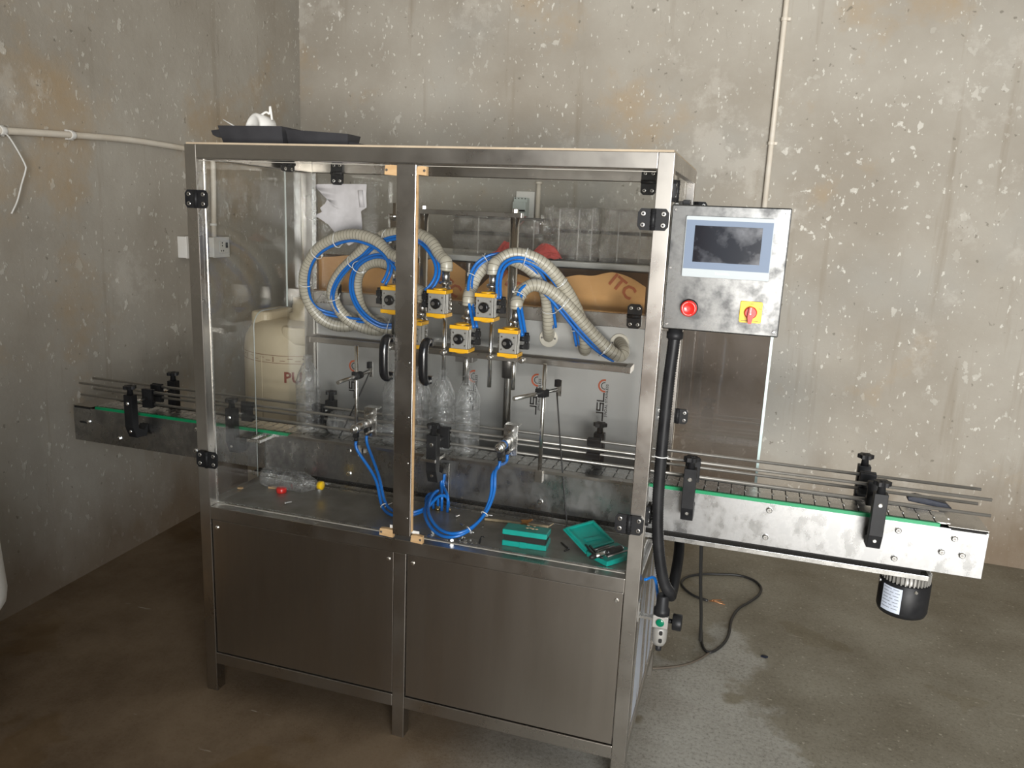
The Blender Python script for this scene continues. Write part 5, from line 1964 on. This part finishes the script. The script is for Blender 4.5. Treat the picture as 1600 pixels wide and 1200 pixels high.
# back wall conduits and breaker
a, b = bw(1231, -40, 0.018), bw(1189, 372, 0.018)
xb = bw(1212, 160, 0.018)
cb_ = thing('back_wall_conduit', xb, 'tall cream conduit on the back wall above the control box', 'conduit')
d = (b - a)
make('conduit_pipe', MB().tube([xb + Z1 * 1.2, Vector((xb.x, xb.y, 1.30))], 0.0125, 12), CONDU, cb_)
for u, v in ((1226, 30), (1206, 224)):
    c = bw(u, v, 0.018)
    c = Vector((xb.x, xb.y, c.z))
    mb = MB().cyl(c - Z1 * 0.008, c + Z1 * 0.008, 0.0165, n=14)
    mb.obox(c + BDIR * 0.016 - BN * 0.008, (0.022, 0.016, 0.014), BDIR, BN, Z1)
    make('pipe_clip', mb, CONDU, cb_, 0.001)
c = bw(841, 310, 0.018)
ct = bw(840, 284, 0.018)
sc = thing('short_conduit', c, 'short cream conduit rising beside the breaker on the back wall', 'conduit')
make('conduit_pipe', MB().tube([Vector((c.x, c.y, ct.z)), Vector((c.x, c.y, 1.36))], 0.0125, 12), CONDU, sc)
make('pipe_clip', MB().cyl(Vector((c.x, c.y, ct.z - 0.012)), Vector((c.x, c.y, ct.z)), 0.018, n=14), CONDU, sc)
p0, p1 = bw(808, 302, 0.0), bw(835, 338, 0.0)
cc = (p0 + p1) / 2
mcb = thing('circuit_breaker', cc, 'pale grey circuit breaker mounted on a white board on the back wall', 'breaker')
wv = (p1 - p0).dot(BDIR)
hv = p0.z - p1.z
make('mounting_board', MB().obox(cc + BN * 0.008, (wv, 0.016, hv + 0.02), BDIR, BN, Z1), WHITE, mcb, 0.002)
b1 = make('breaker_body', MB().obox(cc + BN * 0.036 - BDIR * 0.012 - Z1 * 0.012, (wv * 0.72, 0.045, hv * 0.82), BDIR, BN, Z1), MCBG, mcb, 0.002)
make('breaker_face', MB().obox(cc + BN * 0.066 - BDIR * 0.012 - Z1 * 0.012, (wv * 0.70, 0.022, hv * 0.42), BDIR, BN, Z1), MCBG, b1, 0.002)
make('toggle_strip', MB().obox(cc + BN * 0.078 - BDIR * 0.012 - Z1 * (0.012 + hv * 0.17), (wv * 0.66, 0.006, hv * 0.07), BDIR, BN, Z1), VOID, b1)
for k in range(4):
    q = cc + BN * 0.059 - BDIR * (0.012 + wv * 0.27 - k * wv * 0.18) + Z1 * hv * 0.26
    make('terminal', MB().cyl(q, q + BN * 0.001, 0.004, n=8), DKST, b1)
for k, dx in enumerate((0.0, 0.014)):
    s = cc + BN * 0.04 + BDIR * (0.0 + dx) - Z1 * hv * 0.50
    P = spline([s, s - Z1 * 0.03 - BDIR * 0.01, s - Z1 * 0.07 - BDIR * 0.05, s - Z1 * 0.12 - BDIR * 0.06], 6)
    make('supply_wire', MB().tube(P, 0.004, 6), PINKW if k else CABLE, mcb)

# ------------------------------------------------------------------ power cord on the floor
def fl(u, v):
    return at(u, v, Z=0.0065)


P = [Vector((1.475, 0.425, 0.655)), Vector((1.478, 0.43, 0.60)), Vector((1.485, 0.52, 0.42)), Vector((1.495, 0.66, 0.22)), Vector((1.497, 0.76, 0.08)), fl(1096, 985), fl(1097, 1006), fl(1104, 1018), fl(1116, 1017), fl(1131, 1005), fl(1139, 990), fl(1143, 968), fl(1154, 951), fl(1172, 940), fl(1186, 929), fl(1189, 918), fl(1178, 907), fl(1155, 899), fl(1125, 897), fl(1098, 897), fl(1075, 901), fl(1065, 909), fl(1069, 919), fl(1085, 931), fl(1108, 939)]
P[-6] = P[-6] + Z1 * 0.0
cord = thing('power_cord', P[5], 'black power cord looping on the floor right of the machine', 'cord')
make('cord_sheath', MB().tube(resample(spline(P, 10), 0.01), 0.0055, 8), CABLE, cord)
e = P[-1]
for k, (du, dv) in enumerate(((22, 2), (25, 6), (19, -2))):
    q = fl(1108 + du, 939 + dv)
    make('bare_wire', MB().tube([e, e.lerp(q, 0.5) + Z1 * 0.003, q], 0.0016, 5), COPPER, cord)
P = [fl(1108, 1020), fl(1090, 1031), fl(1068, 1039), fl(1040, 1043), fl(1018, 1044)]
o = make('floor_cable', MB().tube(spline(P, 8), 0.004, 6), mat('muddy_cable', (0.07, 0.055, 0.04), None, rough=0.7))
tag(o, 'muddy thin cable lying on the floor beside the right side panel', 'cable')
c = fl(1194, 1025)
o = make('floor_scrap', MB().prism([(0, 0), (0.018, -0.004), (0.026, 0.004), (0.016, 0.010), (0.004, 0.008)], 0.005, (c.x - 0.012, c.y, 0.001), X1, Y1), NAVY)
tag(o, 'small dark plastic scrap lying on the bare floor', 'scrap')

# white container at the far left edge, on a narrow pedestal near the left wall
p = at(9, 900, Y=-0.35)
zb_ = at(6, 938, Y=-0.35).z
zt_ = at(0, 812, Y=-0.35).z
vd = Vector((p.x - CC.x, p.y - CC.y, 0)).normalized()
cc = Vector((p.x, p.y, 0)) + Vector((vd.y, -vd.x, 0)) * -0.176
o = thing('white_container', (cc.x, cc.y, 0), 'white plastic container whose rounded edge shows at the far left', 'container')
mb = MB().lathe([(0.150, zb_), (0.166, zb_ + 0.005), (0.174, zb_ + 0.018), (0.178, zb_ + 0.05), (0.168, zt_), (0.158, zt_ + 0.05), (0.12, zt_ + 0.10), (0.05, zt_ + 0.12)], (cc.x, cc.y, 0), Z1, 36)
make('container_body', mb, WHITE, o)
make('container_cap', MB().lathe([(0.05, zt_ + 0.12), (0.05, zt_ + 0.16), (0.046, zt_ + 0.165)], (cc.x, cc.y, 0), Z1, 20), WHITE, o)
make('pedestal', MB().box((cc.x - 0.07, cc.y - 0.07, 0), (cc.x + 0.07, cc.y + 0.07, zb_)), WDBL, o, 0.002)
